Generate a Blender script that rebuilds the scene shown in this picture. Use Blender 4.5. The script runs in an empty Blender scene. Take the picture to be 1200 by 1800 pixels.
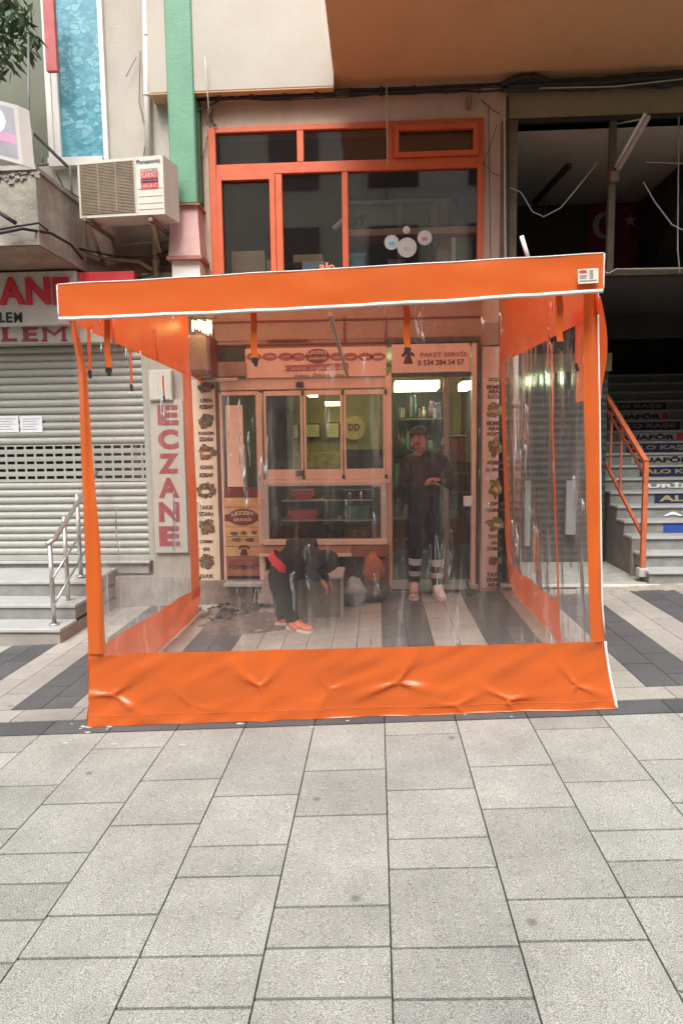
import bpy, bmesh, math, random
from mathutils import Vector, Matrix, noise
random.seed(7)
R = math.radians
SC = bpy.context.scene
COL = SC.collection
# ------------------------------------------------------------------ camera
H, PITCH, YAW, ROLL, FPX = 1.6, math.atan(125/1200), R(3.0), -0.013, 1200.0
CM = Matrix.Rotation(YAW, 3, 'Z') @ Matrix.Rotation(math.pi/2-PITCH, 3, 'X') @ Matrix.Rotation(ROLL, 3, 'Z')
cam = bpy.data.objects.new('camera', bpy.data.cameras.new('camera')); COL.objects.link(cam)
cam.matrix_world = Matrix.Translation((0, 0, H)) @ CM.to_4x4()
cam.data.sensor_fit = 'VERTICAL'; cam.data.sensor_height = 24; cam.data.lens = FPX/1800*24
cam.data.clip_end = 300; cam.data.clip_start = 0.05
SC.camera = cam
# ------------------------------------------------------------------ light: overcast day in a narrow street
w = bpy.data.worlds.new('World'); SC.world = w; w.use_nodes = True
nt = w.node_tree; bg = nt.nodes['Background']
sky = nt.nodes.new('ShaderNodeTexSky'); sky.sky_type = 'NISHITA'; sky.sun_disc = False
SUN_EL, SUN_AZ = R(54), R(188)
sky.sun_elevation = SUN_EL; sky.sun_rotation = SUN_AZ; sky.dust_density = 4; sky.air_density = 1.2
hs = nt.nodes.new('ShaderNodeHueSaturation'); hs.inputs['Saturation'].default_value = 0.22
nt.links.new(sky.outputs[0], hs.inputs['Color']); nt.links.new(hs.outputs[0], bg.inputs['Color'])
bg.inputs['Strength'].default_value = 0.15
sl = bpy.data.lights.new('sun', 'SUN'); sl.energy = 1.5; sl.angle = R(30); sl.color = (1, .96, .9)
so = bpy.data.objects.new('sun', sl); COL.objects.link(so)
sd = Vector((math.sin(SUN_AZ)*math.cos(SUN_EL), math.cos(SUN_AZ)*math.cos(SUN_EL), math.sin(SUN_EL)))
so.rotation_euler = sd.to_track_quat('Z', 'Y').to_euler(); so.location = (0, -3, 9)
SC.view_settings.view_transform = 'Standard'; SC.view_settings.look = 'None'
SC.view_settings.exposure = 1.08; SC.view_settings.gamma = 1; SC.view_settings.use_curve_mapping = False
SC.cycles.use_denoising = True
SC.cycles.max_bounces = 12; SC.cycles.transparent_max_bounces = 24; SC.cycles.transmission_bounces = 8
SC.cycles.sample_clamp_indirect = 6; SC.cycles.caustics_reflective = False; SC.cycles.caustics_refractive = False
# ------------------------------------------------------------------ survey helpers (turn a measured sight line into a place)
def W(px, py, Y):
    d = CM @ Vector(((px-600)/FPX, -(py-900)/FPX, -1)); return Vector((0, 0, H)) + d*(Y/d.y)
def G(px, py, s=.045):
    d = CM @ Vector(((px-600)/FPX, -(py-900)/FPX, -1)); return Vector((0, 0, H)) + d*(-H/(d.z-s*d.x))
def gz(x): return .045*x
# ------------------------------------------------------------------ materials
MATS = {}
def new_mat(name):
    m = bpy.data.materials.new(name); m.use_nodes = True; return m, m.node_tree, m.node_tree.nodes['Principled BSDF']
def coords(nt, space='pos', scale=(1, 1, 1)):
    if space == 'pos': g = nt.nodes.new('ShaderNodeNewGeometry').outputs['Position']
    else: g = nt.nodes.new('ShaderNodeTexCoord').outputs['Object']
    mp = nt.nodes.new('ShaderNodeMapping'); mp.inputs['Scale'].default_value = scale
    nt.links.new(g, mp.inputs['Vector']); return mp.outputs[0]
def noise_n(nt, vec, scale, detail=4, rough=.6):
    n = nt.nodes.new('ShaderNodeTexNoise'); n.inputs['Scale'].default_value = scale
    n.inputs['Detail'].default_value = detail; n.inputs['Roughness'].default_value = rough
    nt.links.new(vec, n.inputs['Vector']); return n.outputs['Fac']
def ramp(nt, fac, stops):
    r = nt.nodes.new('ShaderNodeValToRGB'); e = r.color_ramp.elements
    while len(e) < len(stops): e.new(.5)
    for k, (p, c) in enumerate(stops):
        e[k].position = p; e[k].color = (*(c if hasattr(c, '__len__') else (c, c, c)), 1)
    nt.links.new(fac, r.inputs[0]); return r.outputs[0]
def mixc(nt, fac, a, b, mode='MIX'):
    m = nt.nodes.new('ShaderNodeMix'); m.data_type = 'RGBA'; m.blend_type = mode
    for inp, v in ((m.inputs[0], fac), (m.inputs[6], a), (m.inputs[7], b)):
        if hasattr(v, 'links'): nt.links.new(v, inp)
        elif hasattr(v, '__len__'): inp.default_value = (*v, 1)
        else: inp.default_value = v
    return m.outputs[2]
def pm(name, col, rough=.6, var=.2, vs=3.0, bump=0., bs=60., dirt=0., dcol=(.12, .09, .06), ds=2.0, metal=0., rnd=0., emis=0., spec=.5, streak=False):
    if name in MATS: return MATS[name]
    m, nt, b = new_mat(name)
    v = coords(nt)
    c = mixc(nt, 1, col, ramp(nt, noise_n(nt, v, vs), ((.25, 1-var), (.75, 1+var*.6))), 'MULTIPLY')
    if dirt:
        dv = coords(nt, scale=(1, 1, .25)) if streak else v
        f = ramp(nt, noise_n(nt, dv, ds, 8, .7), ((.5-dirt*.35, 0.), (.85, 1.)))
        fm = nt.nodes.new('ShaderNodeMath'); fm.operation = 'MULTIPLY'; fm.inputs[1].default_value = min(1, dirt*1.6)
        nt.links.new(f, fm.inputs[0]); c = mixc(nt, fm.outputs[0], c, dcol)
    if rnd:
        oi = nt.nodes.new('ShaderNodeObjectInfo')
        c = mixc(nt, 1, c, ramp(nt, oi.outputs['Random'], ((0, 1-rnd), (1, 1+rnd*.5))), 'MULTIPLY')
    nt.links.new(c, b.inputs['Base Color'])
    b.inputs['Roughness'].default_value = rough; b.inputs['Metallic'].default_value = metal
    b.inputs['Specular IOR Level'].default_value = spec
    if bump:
        bn = nt.nodes.new('ShaderNodeBump'); bn.inputs['Strength'].default_value = bump; bn.inputs['Distance'].default_value = .01
        nt.links.new(noise_n(nt, v, bs, 5), bn.inputs['Height']); nt.links.new(bn.outputs[0], b.inputs['Normal'])
    if emis:
        b.inputs['Emission Color'].default_value = (*col, 1); b.inputs['Emission Strength'].default_value = emis
    MATS[name] = m; return m
def paver_mat(name, light, dark, amount, rnd):
    m, nt, b = new_mat(name); v = coords(nt)
    sp = noise_n(nt, v, 300, 2, .8)
    c = ramp(nt, sp, ((.40, dark), (.40+amount, light), (.70, tuple(min(1, x*1.12) for x in light))))
    c = mixc(nt, 1, c, ramp(nt, noise_n(nt, v, 1.9, 7, .7), ((.32, .76), (.68, 1.12))), 'MULTIPLY')
    st = ramp(nt, noise_n(nt, v, 4.2, 7, .7), ((.54, 0.), (.74, .55)))
    c = mixc(nt, st, c, tuple(x*.62 for x in light))
    oi = nt.nodes.new('ShaderNodeObjectInfo')
    c = mixc(nt, 1, c, ramp(nt, oi.outputs['Random'], ((0, (1-rnd, 1-rnd, 1-rnd*.9)), (.5, (1, 1, .99)), (1, (1+rnd*.4,)*3))), 'MULTIPLY')
    vo = nt.nodes.new('ShaderNodeTexVoronoi'); vo.voronoi_dimensions = '2D'; vo.inputs['Scale'].default_value = 1.0; nt.links.new(coords(nt, scale=(1.1, 1.1, 0)), vo.inputs['Vector'])
    gum = ramp(nt, vo.outputs['Distance'], ((.014, .6), (.024, 0.)))
    c = mixc(nt, gum, c, (.09, .085, .08))
    nt.links.new(c, b.inputs['Base Color']); b.inputs['Roughness'].default_value = .8
    bn = nt.nodes.new('ShaderNodeBump'); bn.inputs['Strength'].default_value = .45; bn.inputs['Distance'].default_value = .004
    nt.links.new(sp, bn.inputs['Height']); nt.links.new(bn.outputs[0], b.inputs['Normal']); return m
def glass_mat(name, tint=(.9, .93, .92), refl=.12, haze=0., hcol=(.5, .5, .5), rough=.02, wave=0., ws=3., streak=False, ior=1.5, glint=0.):
    m, nt, b = new_mat(name); nt.nodes.remove(b); out = nt.nodes['Material Output']
    tr = nt.nodes.new('ShaderNodeBsdfTransparent'); tr.inputs[0].default_value = (*tint, 1)
    gl = nt.nodes.new('ShaderNodeBsdfGlossy'); gl.inputs['Roughness'].default_value = rough
    lw = nt.nodes.new('ShaderNodeFresnel'); lw.inputs[0].default_value = ior
    ad = nt.nodes.new('ShaderNodeMath'); ad.operation = 'ADD'; ad.inputs[1].default_value = refl-.04; nt.links.new(lw.outputs[0], ad.inputs[0]); ad.use_clamp = True
    mx = nt.nodes.new('ShaderNodeMixShader'); nt.links.new(ad.outputs[0], mx.inputs[0])
    nt.links.new(tr.outputs[0], mx.inputs[1]); nt.links.new(gl.outputs[0], mx.inputs[2]); last = mx.outputs[0]
    if wave:
        v = coords(nt, scale=(1.6, 1.6, .35)); bn = nt.nodes.new('ShaderNodeBump'); bn.inputs['Strength'].default_value = wave; bn.inputs['Distance'].default_value = .05
        hh0 = noise_n(nt, v, ws, 3, .5)
        if glint:
            v3 = coords(nt, scale=(1, 1, .09)); gq = ramp(nt, noise_n(nt, v3, 20, 2, .5), ((.60, 0.), (.645, glint), (.69, 0.)))
            v4 = coords(nt, scale=(1, 1, .9)); g4 = ramp(nt, noise_n(nt, v4, 3.3, 2, .5), ((.52, 0.), (.62, 1.)))
            ml = nt.nodes.new('ShaderNodeMath'); ml.operation = 'MULTIPLY'; nt.links.new(gq, ml.inputs[0]); nt.links.new(g4, ml.inputs[1])
            a4 = nt.nodes.new('ShaderNodeMath'); a4.operation = 'ADD'; nt.links.new(hh0, a4.inputs[0]); nt.links.new(ml.outputs[0], a4.inputs[1]); hh0 = a4.outputs[0]
        nt.links.new(hh0, bn.inputs['Height']); nt.links.new(bn.outputs[0], gl.inputs['Normal']); nt.links.new(bn.outputs[0], lw.inputs['Normal'])
    if haze:
        df = nt.nodes.new('ShaderNodeBsdfDiffuse'); df.inputs[0].default_value = (*hcol, 1)
        tl = nt.nodes.new('ShaderNodeBsdfTranslucent'); tl.inputs[0].default_value = (*hcol, 1)
        m2 = nt.nodes.new('ShaderNodeMixShader'); m2.inputs[0].default_value = .5
        nt.links.new(df.outputs[0], m2.inputs[1]); nt.links.new(tl.outputs[0], m2.inputs[2])
        m3 = nt.nodes.new('ShaderNodeMixShader')
        if streak:
            v2 = coords(nt, scale=(1, 1, .10)); f = ramp(nt, noise_n(nt, v2, 9, 6, .7), ((.40, haze*.4), (.57, haze*1.1), (.70, haze*5.5)))
            # milky streaks and veil painted as haze, thicker towards the bottom of the sheet
            sx = nt.nodes.new('ShaderNodeSeparateXYZ'); gp_ = nt.nodes.new('ShaderNodeNewGeometry'); nt.links.new(gp_.outputs['Position'], sx.inputs[0])
            mr = nt.nodes.new('ShaderNodeMapRange'); mr.inputs['From Min'].default_value = .95; mr.inputs['From Max'].default_value = .3; mr.inputs['To Min'].default_value = 1; mr.inputs['To Max'].default_value = 4.5
            nt.links.new(sx.outputs[2], mr.inputs['Value']); mm = nt.nodes.new('ShaderNodeMath'); mm.operation = 'MULTIPLY'; nt.links.new(f, mm.inputs[0]); nt.links.new(mr.outputs[0], mm.inputs[1])
            nt.links.new(mm.outputs[0], m3.inputs[0])
        else: m3.inputs[0].default_value = haze
        nt.links.new(last, m3.inputs[1]); nt.links.new(m2.outputs[0], m3.inputs[2]); last = m3.outputs[0]
    nt.links.new(last, out.inputs['Surface']); return m
def fabric_mat(name, col, transl=.35, rough=.35, bump=.0):
    m, nt, b = new_mat(name); out = nt.nodes['Material Output']; v = coords(nt)
    c = mixc(nt, 1, col, ramp(nt, noise_n(nt, v, 2.2, 5), ((.3, .93), (.7, 1.05))), 'MULTIPLY')
    c = mixc(nt, ramp(nt, noise_n(nt, coords(nt, scale=(1, 1, .3)), 6, 8, .75), ((.60, 0.), (.8, .22))), c, (.35, .16, .08))
    nt.links.new(c, b.inputs['Base Color']); b.inputs['Roughness'].default_value = rough
    tl = nt.nodes.new('ShaderNodeBsdfTranslucent'); nt.links.new(c, tl.inputs[0])
    mx = nt.nodes.new('ShaderNodeMixShader'); mx.inputs[0].default_value = transl
    nt.links.new(b.outputs[0], mx.inputs[1]); nt.links.new(tl.outputs[0], mx.inputs[2]); nt.links.new(mx.outputs[0], out.inputs['Surface'])
    bn = nt.nodes.new('ShaderNodeBump'); bn.inputs['Strength'].default_value = .25; bn.inputs['Distance'].default_value = .02
    nt.links.new(noise_n(nt, coords(nt, scale=(1, 1, .6)), 5, 4), bn.inputs['Height']); nt.links.new(bn.outputs[0], b.inputs['Normal']); return m
M_pave = paver_mat('paver_light', (.485, .485, .44), (.12, .12, .11), .18, .14)
M_set_l = paver_mat('sett_light', (.41, .40, .365), (.20, .18, .16), .16, .12)
M_set_d = paver_mat('sett_dark', (.105, .108, .115), (.055, .056, .06), .16, .2)
M_joint = pm('joint', (.15, .145, .12), .95, .4, 30)
ORC = (.56, .108, .018)
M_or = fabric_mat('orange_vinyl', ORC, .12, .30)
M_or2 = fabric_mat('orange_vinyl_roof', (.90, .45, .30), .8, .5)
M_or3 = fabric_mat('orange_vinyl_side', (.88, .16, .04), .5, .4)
M_clear = glass_mat('clear_vinyl', (.985, .98, .97), .065, .028, (.84, .81, .78), .05, .5, 5., True, ior=1.33, glint=2.4)
M_clear2 = glass_mat('clear_vinyl_side', (.98, .98, .97), .035, .05, (.80, .78, .75), .15, .25, 3., True, ior=1.02, glint=1.2)
M_glass = glass_mat('window_glass', (.94, .93, .91), .10, .035, (.42, .36, .32), ior=1.4)  # brownish haze paints the soffit's reflection into the panes
M_glass2 = glass_mat('display_glass', (.95, .96, .95), .055, .008, (.4, .45, .42), ior=1.4)
M_white = pm('white_paint', (.72, .70, .66), .5, .1, 4, dirt=.25, dcol=(.35, .3, .25))
M_trim = pm('white_trim', (.74, .73, .72), .5, .12, 12)
M_cream = pm('cream_wall', (.46, .43, .375), .85, .16, 2, .5, 60, .45, (.33, .26, .2), 3, streak=True)
M_pinkw = pm('pinkish_wall', (.62, .47, .375), .85, .18, 2, .5, 60, .5, (.38, .26, .19), 2.5, streak=True)
M_sof = pm('soffit_bounce_tone', (.68, .42, .23), .8, .12, 1.5, .2, 60, .3, (.25, .12, .05), 1.5)  # brownish orange bounce light put into the soffit colour
M_olive = pm('olive_beam', (.34, .28, .16), .8, .3, 3, .2, 60, .5, (.05, .04, .025), 3)
M_winor = pm('orange_paint', (.56, .105, .034), .5, .16, 8, dirt=.2, dcol=(.4, .09, .04), ds=5)
M_salm = pm('tent_tinted_aluminium', (.68, .47, .37), .4, .1, 5)  # white frames with the orange tent light tinted into the base colour
M_salmd = pm('dark_brown_mullion', (.14, .065, .05), .5, .2, 5)  # dark brown of the left mullion itself
M_green = pm('green_paint', (.125, .30, .185), .5, .16, 3, .25, 40, .4, (.07, .17, .11), 3, streak=True)
M_pink = pm('pink_capital', (.55, .34, .32), .8, .2, 6, .3, 50, .3, (.35, .2, .18), 5)
M_conc = pm('raw_concrete', (.46, .43, .37), .95, .3, 5, .9, 30, .5, (.12, .10, .07), 3)
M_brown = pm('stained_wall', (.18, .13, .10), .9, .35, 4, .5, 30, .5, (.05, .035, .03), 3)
M_marble = pm('grey_marble', (.40, .41, .40), .45, .14, 6, .05, 40, .25, (.28, .27, .25), 5)
M_marbr = pm('marble_riser', (.25, .255, .24), .5, .3, 9, .1, 40, .5, (.16, .15, .13), 6)
M_stone = pm('base_stone', (.32, .29, .265), .85, .3, 6, .5, 40, .3, (.12, .1, .09), 4)
M_shut = pm('shutter_slat', (.35, .355, .32), .45, .06, 6, dirt=.12, dcol=(.3, .29, .25), ds=4, rnd=.06)
M_black = pm('black', (.012, .012, .013), .5, .3, 10)
M_dark = pm('dark_room', (.055, .048, .040), .9, .3, 2)  # unlit stairwell and rooms painted dark in the base colour
M_dark2 = pm('dark_metal', (.045, .04, .035), .5, .3, 10)
M_olv = pm('olive_wall', (.26, .21, .06), .8, .2, 2)
M_steel = pm('steel', (.55, .55, .54), .3, .12, 20, metal=.85)
M_redp = pm('red_sign', (.62, .045, .055), .45, .1, 6)
M_redl = pm('red_letter', (.56, .02, .04), .45, .15, 10)
M_redd = pm('dull_red_letter', (.27, .045, .05), .6, .2, 12)
M_sign = pm('sign_board', (.58, .57, .52), .5, .08, 3, dirt=.15, dcol=(.45, .42, .35))
M_ac = pm('ac_shell', (.56, .54, .47), .5, .08, 5, dirt=.2, dcol=(.45, .4, .3))
M_acg = pm('ac_grille', (.34, .27, .19), .6, .2, 8)
M_cable = pm('black_cable', (.02, .018, .017), .6, .2, 20)
M_cablew = pm('pale_cable', (.45, .42, .37), .6, .2, 20)
M_pipe = pm('brown_pipe', (.24, .18, .12), .7, .3, 8)
M_card = pm('cardboard', (.50, .39, .26), .85, .15, 6)
M_paper = pm('paper', (.72, .74, .77), .8, .08, 30)
M_ink = pm('print_ink', (.075, .018, .018), .7, .2, 20)
M_inkg = pm('grey_ink', (.22, .22, .24), .7, .2, 20)
M_ban = pm('menu_banner', (.60, .47, .34), .6, .12, 5, dirt=.15, dcol=(.35, .22, .14))
M_banr = pm('menu_banner_pink', (.64, .50, .44), .6, .1, 5, dirt=.1, dcol=(.4, .27, .2))
M_signp = pm('tent_tinted_sign', (.66, .44, .37), .5, .1, 4)  # pink cast of the tent light put into the sign colour
M_mar = pm('maroon', (.16, .028, .028), .5, .2, 8)
M_wood = pm('orange_wood', (.60, .34, .15), .5, .3, 14, rnd=.2)
M_woodr = pm('red_wood', (.32, .11, .06), .5, .3, 14, rnd=.25)
M_lamp = pm('lamp_glow', (.88, 1.0, .62), .5, 0, 1, emis=8)
M_lampy = pm('warm_glow', (1.0, .85, .30), .5, 0, 1, emis=6)
M_lampw = pm('white_lightbox', (.95, .93, 1.0), .5, 0, 1, emis=1.2)
M_orr = pm('orange_rail', (.48, .125, .05), .5, .25, 12, dirt=.3, dcol=(.25, .08, .05), ds=8)
M_gold = pm('gold_letter', (.36, .28, .11), .5, .2, 10)
M_navy = pm('navy_strip', (.012, .02, .085), .5, .2, 10)
M_blue = pm('blue_strip', (.02, .06, .32), .5, .2, 10)
M_teal = pm('teal_box', (.05, .30, .42), .5, .2, 10)
M_leaf = pm('leaf', (.075, .13, .06), .55, .4, 9)
M_strapb = pm('buckle_black', (.012, .011, .011), .4, .2, 20)
M_skin = pm('skin', (.36, .15, .10), .5, .12, 20)
M_hair = pm('hair', (.012, .01, .01), .6, .3, 60)
M_jack = pm('charcoal_jacket', (.014, .0145, .019), .8, .3, 8, .5, 14)
M_trou = pm('black_trousers', (.006, .0065, .007), .85, .3, 8, .4, 14)
M_redsh = pm('red_shirt', (.62, .03, .05), .7, .15, 10, .3, 20)
M_shoeo = pm('orange_shoe', (.70, .20, .12), .6, .3, 40)
M_shoep = pm('pale_pink_shoe', (.52, .34, .29), .6, .4, 40)
M_shoew = pm('white_shoe', (.72, .68, .64), .6, .15, 30)
M_sweat = pm('maroon_sweater', (.016, .006, .007), .85, .3, 8, .4, 14)
M_navt = pm('navy_trousers', (.006, .008, .015), .85, .25, 8, .4, 14)
M_refl = pm('reflective_band', (.42, .42, .40), .5, .1, 20)
M_foodg = None
def food_mat(name, cols, sc=55):
    m, nt, b = new_mat(name); v = coords(nt)
    vo = nt.nodes.new('ShaderNodeTexVoronoi'); vo.inputs['Scale'].default_value = sc; nt.links.new(v, vo.inputs['Vector'])
    sp = nt.nodes.new('ShaderNodeSeparateColor'); nt.links.new(vo.outputs['Color'], sp.inputs[0])
    n = len(cols); c = ramp(nt, sp.outputs[0], [((k+.3)/n, cols[k]) for k in range(n)])
    nt.links.new(c, b.inputs['Base Color']); b.inputs['Roughness'].default_value = .6; return m
M_food = food_mat('food_print', [(.04, .025, .02), (.13, .05, .03), (.06, .09, .03), (.26, .15, .09), (.16, .03, .02), (.07, .03, .02)])
M_foodg = food_mat('salad_print', [(.05, .07, .02), (.16, .18, .05), (.25, .10, .05), (.35, .3, .14), (.09, .12, .03)])
def stone_film():
    m, nt, b = new_mat('blue_stone_film'); v = coords(nt, scale=(.9, .9, 1.3))
    vo = nt.nodes.new('ShaderNodeTexVoronoi'); vo.inputs['Scale'].default_value = 17; vo.feature = 'DISTANCE_TO_EDGE'; vo.inputs['Randomness'].default_value = .95
    v2 = nt.nodes.new('ShaderNodeTexVoronoi'); v2.inputs['Scale'].default_value = 17; v2.inputs['Randomness'].default_value = .95
    nz = nt.nodes.new('ShaderNodeTexNoise'); nz.inputs['Scale'].default_value = 8; nt.links.new(v, nz.inputs['Vector'])
    av = mixc(nt, .10, v, nz.outputs['Color']); nt.links.new(av, vo.inputs['Vector']); nt.links.new(av, v2.inputs['Vector'])
    sp = nt.nodes.new('ShaderNodeSeparateColor'); nt.links.new(v2.outputs['Color'], sp.inputs[0])
    c = ramp(nt, sp.outputs[0], ((0, (.07, .24, .30)), (.5, (.12, .33, .39)), (1, (.22, .44, .50))))
    e = ramp(nt, vo.outputs['Distance'], ((.01, 1.), (.09, 0.))); c = mixc(nt, e, c, (.07, .24, .31))
    c = mixc(nt, 1, c, ramp(nt, noise_n(nt, v, 30), ((.3, .8), (.7, 1.1))), 'MULTIPLY')
    nt.links.new(c, b.inputs['Base Color']); b.inputs['Roughness'].default_value = .35; return m
M_film = stone_film()
# ------------------------------------------------------------------ mesh helpers
ORG = {}
class MB:
    def __init__(s): s.v = []; s.f = []
    def add(s, vs, fs):
        o = len(s.v); s.v += [Vector(a) for a in vs]; s.f += [tuple(o+i for i in f) for f in fs]; return s
    def box(s, x0, x1, y0, y1, z0, z1):
        return s.hexa([(x0, y0, z0), (x1, y0, z0), (x1, y1, z0), (x0, y1, z0), (x0, y0, z1), (x1, y0, z1), (x1, y1, z1), (x0, y1, z1)])
    def hexa(s, p): return s.add(p, [(0, 3, 2, 1), (4, 5, 6, 7), (0, 1, 5, 4), (1, 2, 6, 5), (2, 3, 7, 6), (3, 0, 4, 7)])
    def cbox(s, x0, x1, y0, y1, z0, z1, c=.006):
        # box whose edges are chamfered: rounded look on every edge
        xs = (x0, x0+c, x1-c, x1); ys = (y0, y0+c, y1-c, y1); zs = (z0, z0+c, z1-c, z1)
        bm = bmesh.new()
        for a in ((x0, x1),):
            pts = []
        vs = [bm.verts.new((x, y, z)) for x in (x0, x1) for y in (y0, y1) for z in (z0, z1)]
        for q in ((0, 1, 3, 2), (4, 6, 7, 5), (0, 4, 5, 1), (2, 3, 7, 6), (0, 2, 6, 4), (1, 5, 7, 3)): bm.faces.new([vs[i] for i in q])
        c = min(c, abs(x1-x0)*.4, abs(y1-y0)*.4, abs(z1-z0)*.4)
        bmesh.ops.bevel(bm, geom=bm.edges[:], offset=c, segments=1, affect='EDGES')
        bm.verts.index_update(); s.add([v.co.copy() for v in bm.verts], [[v.index for v in f.verts] for f in bm.faces]); bm.free(); return s
    def tube(s, pts, r, n=8, closed_ends=True):
        pts = [Vector(p) for p in pts]; rs = r if hasattr(r, '__len__') else [r]*len(pts); rings = []
        prev = None
        for i, p in enumerate(pts):
            t = (pts[min(i+1, len(pts)-1)]-pts[max(i-1, 0)]).normalized()
            if prev is None: a = t.cross(Vector((0, 0, 1)) if abs(t.z) < .9 else Vector((1, 0, 0))).normalized()
            else: a = (prev-t*prev.dot(t)).normalized()
            prev = a; b = t.cross(a); rings.append([p+(a*math.cos(2*math.pi*k/n)+b*math.sin(2*math.pi*k/n))*rs[i] for k in range(n)])
        vs = [v for rg in rings for v in rg]; fs = []
        for i in range(len(rings)-1):
            for k in range(n): fs.append((i*n+k, i*n+(k+1) % n, (i+1)*n+(k+1) % n, (i+1)*n+k))
        if closed_ends: fs += [tuple(range(n))[::-1], tuple((len(rings)-1)*n+k for k in range(n))]
        return s.add(vs, fs)
    def bar(s, a, b, wd, ht=None):
        a, b = Vector(a), Vector(b); ht = ht or wd; t = (b-a).normalized()
        u = t.cross(Vector((0, 0, 1)) if abs(t.z) < .95 else Vector((0, 1, 0))).normalized()*wd/2; v = t.cross(u).normalized()*ht/2
        return s.hexa([a-u-v, a+u-v, a+u+v, a-u+v, b-u-v, b+u-v, b+u+v, b-u+v])
    def disc(s, c, rx, rz, dy=.004, n=20, fn=None):
        # an upright disc facing the street, dy thick
        c = Vector(c); ps = []
        for k in range(n):
            a = 2*math.pi*k/n; q = fn(a) if fn else 1; ps.append((rx*q*math.cos(a), rz*q*math.sin(a)))
        return s.prism(ps, c, dy)
    def prism(s, ps, c, dy):
        c = Vector(c); n = len(ps)
        vs = [c+Vector((x, 0, z)) for x, z in ps]+[c+Vector((x, dy, z)) for x, z in ps]
        return s.add(vs, [tuple(range(n)), tuple(range(2*n-1, n-1, -1))]+[(k, k+n, (k+1) % n+n, (k+1) % n) for k in range(n)])
    def grid(s, fn, nu, nv, double=0.):
        vs = [fn(i/nu, j/nv) for j in range(nv+1) for i in range(nu+1)]
        return s.add(vs, [(j*(nu+1)+i, j*(nu+1)+i+1, (j+1)*(nu+1)+i+1, (j+1)*(nu+1)+i) for j in range(nv) for i in range(nu)])
    def build(s, name, mat, parent=None, smooth=False, origin=None, fix=True):
        me = bpy.data.meshes.new(name)
        if parent is not None: og = ORG[parent]
        elif origin is not None: og = Vector(origin)
        else:
            og = Vector((sum(v.x for v in s.v)/len(s.v), sum(v.y for v in s.v)/len(s.v), min(v.z for v in s.v)))
        me.from_pydata([v-og for v in s.v], [], s.f)
        if fix:
            bm = bmesh.new(); bm.from_mesh(me); bmesh.ops.recalc_face_normals(bm, faces=bm.faces); bm.to_mesh(me); bm.free()
        for m in (mat if isinstance(mat, (list, tuple)) else [mat]): me.materials.append(m)
        if smooth:
            for p in me.polygons: p.use_smooth = True
        o = bpy.data.objects.new(name, me); COL.objects.link(o)
        if parent is not None: o.parent = parent
        else: o.location = og
        ORG[o] = og if parent is not None else og
        return o
def tag(o, label=None, cat=None, group=None, kind=None):
    if label: o['label'] = label
    if cat: o['category'] = cat
    if group: o['group'] = group
    if kind: o['kind'] = kind
    return o
def thing(name, label, cat, loc, group=None, kind=None):
    o = bpy.data.objects.new(name, None); COL.objects.link(o); o.location = loc; ORG[o] = Vector(loc); o.empty_display_size = .1
    return tag(o, label, cat, group, kind)
def struct(o): o['kind'] = 'structure'; return o
def pxb(x0, y0, x1, y1, Y, d, mb=None, c=0):
    # axis-aligned box whose front face at depth Y spans the measured rectangle
    ym, xm = (y0+y1)/2, (x0+x1)/2
    a = (W(x0, ym, Y).x, W(x1, ym, Y).x, Y, Y+d, W(xm, y1, Y).z, W(xm, y0, Y).z)
    mb = mb or MB(); return mb.cbox(*a, c) if c else mb.box(*a)
def box1(name, mat, parent, x0, y0, x1, y1, Y, d, c=0, **k): return pxb(x0, y0, x1, y1, Y, d, None, c).build(name, mat, parent, **k)
_fonts = {}
def text_mb(s, x0, x1, z0, z1, Y, depth=.004, bold=.0, mb=None, arc=0., italic=0.):
    key = (s, bold, italic)
    if key not in _fonts:
        cu = bpy.data.curves.new('t', 'FONT'); cu.body = s; cu.resolution_u = 3; cu.offset = bold; cu.shear = italic; cu.extrude = .5; cu.fill_mode = 'BOTH'
        ob = bpy.data.objects.new('t', cu); COL.objects.link(ob); dg = bpy.context.evaluated_depsgraph_get()
        me = bpy.data.meshes.new_from_object(ob.evaluated_get(dg)); 
        _fonts[key] = ([v.co.copy() for v in me.vertices], [tuple(p.vertices) for p in me.polygons])
        bpy.data.objects.remove(ob); bpy.data.curves.remove(cu); bpy.data.meshes.remove(me)
    vs, fs = _fonts[key]; mb = mb or MB()
    ax, bx = min(v.x for v in vs), max(v.x for v in vs); ay, by = min(v.y for v in vs), max(v.y for v in vs)
    out = []
    for v in vs:
        u = (v.x-ax)/(bx-ax); t = (v.y-ay)/(by-ay)
        out.append((x0+u*(x1-x0), Y+(.5-v.z)*depth, z0+t*(z1-z0)+arc*(1-(2*u-1)**2)))
    return mb.add(out, fs)
def text_px(s, x0, y0, x1, y1, Y, **k):
    ym, xm = (y0+y1)/2, (x0+x1)/2
    return text_mb(s, W(x0, ym, Y).x, W(x1, ym, Y).x, W(xm, y1, Y).z, W(xm, y0, Y).z, Y, **k)
def copy_tree(o, parent=None):
    c = o.copy(); COL.objects.link(c); c.parent = parent; ORG[c] = ORG[o]
    for ch in list(o.children): copy_tree(ch, c)
    return c
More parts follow.
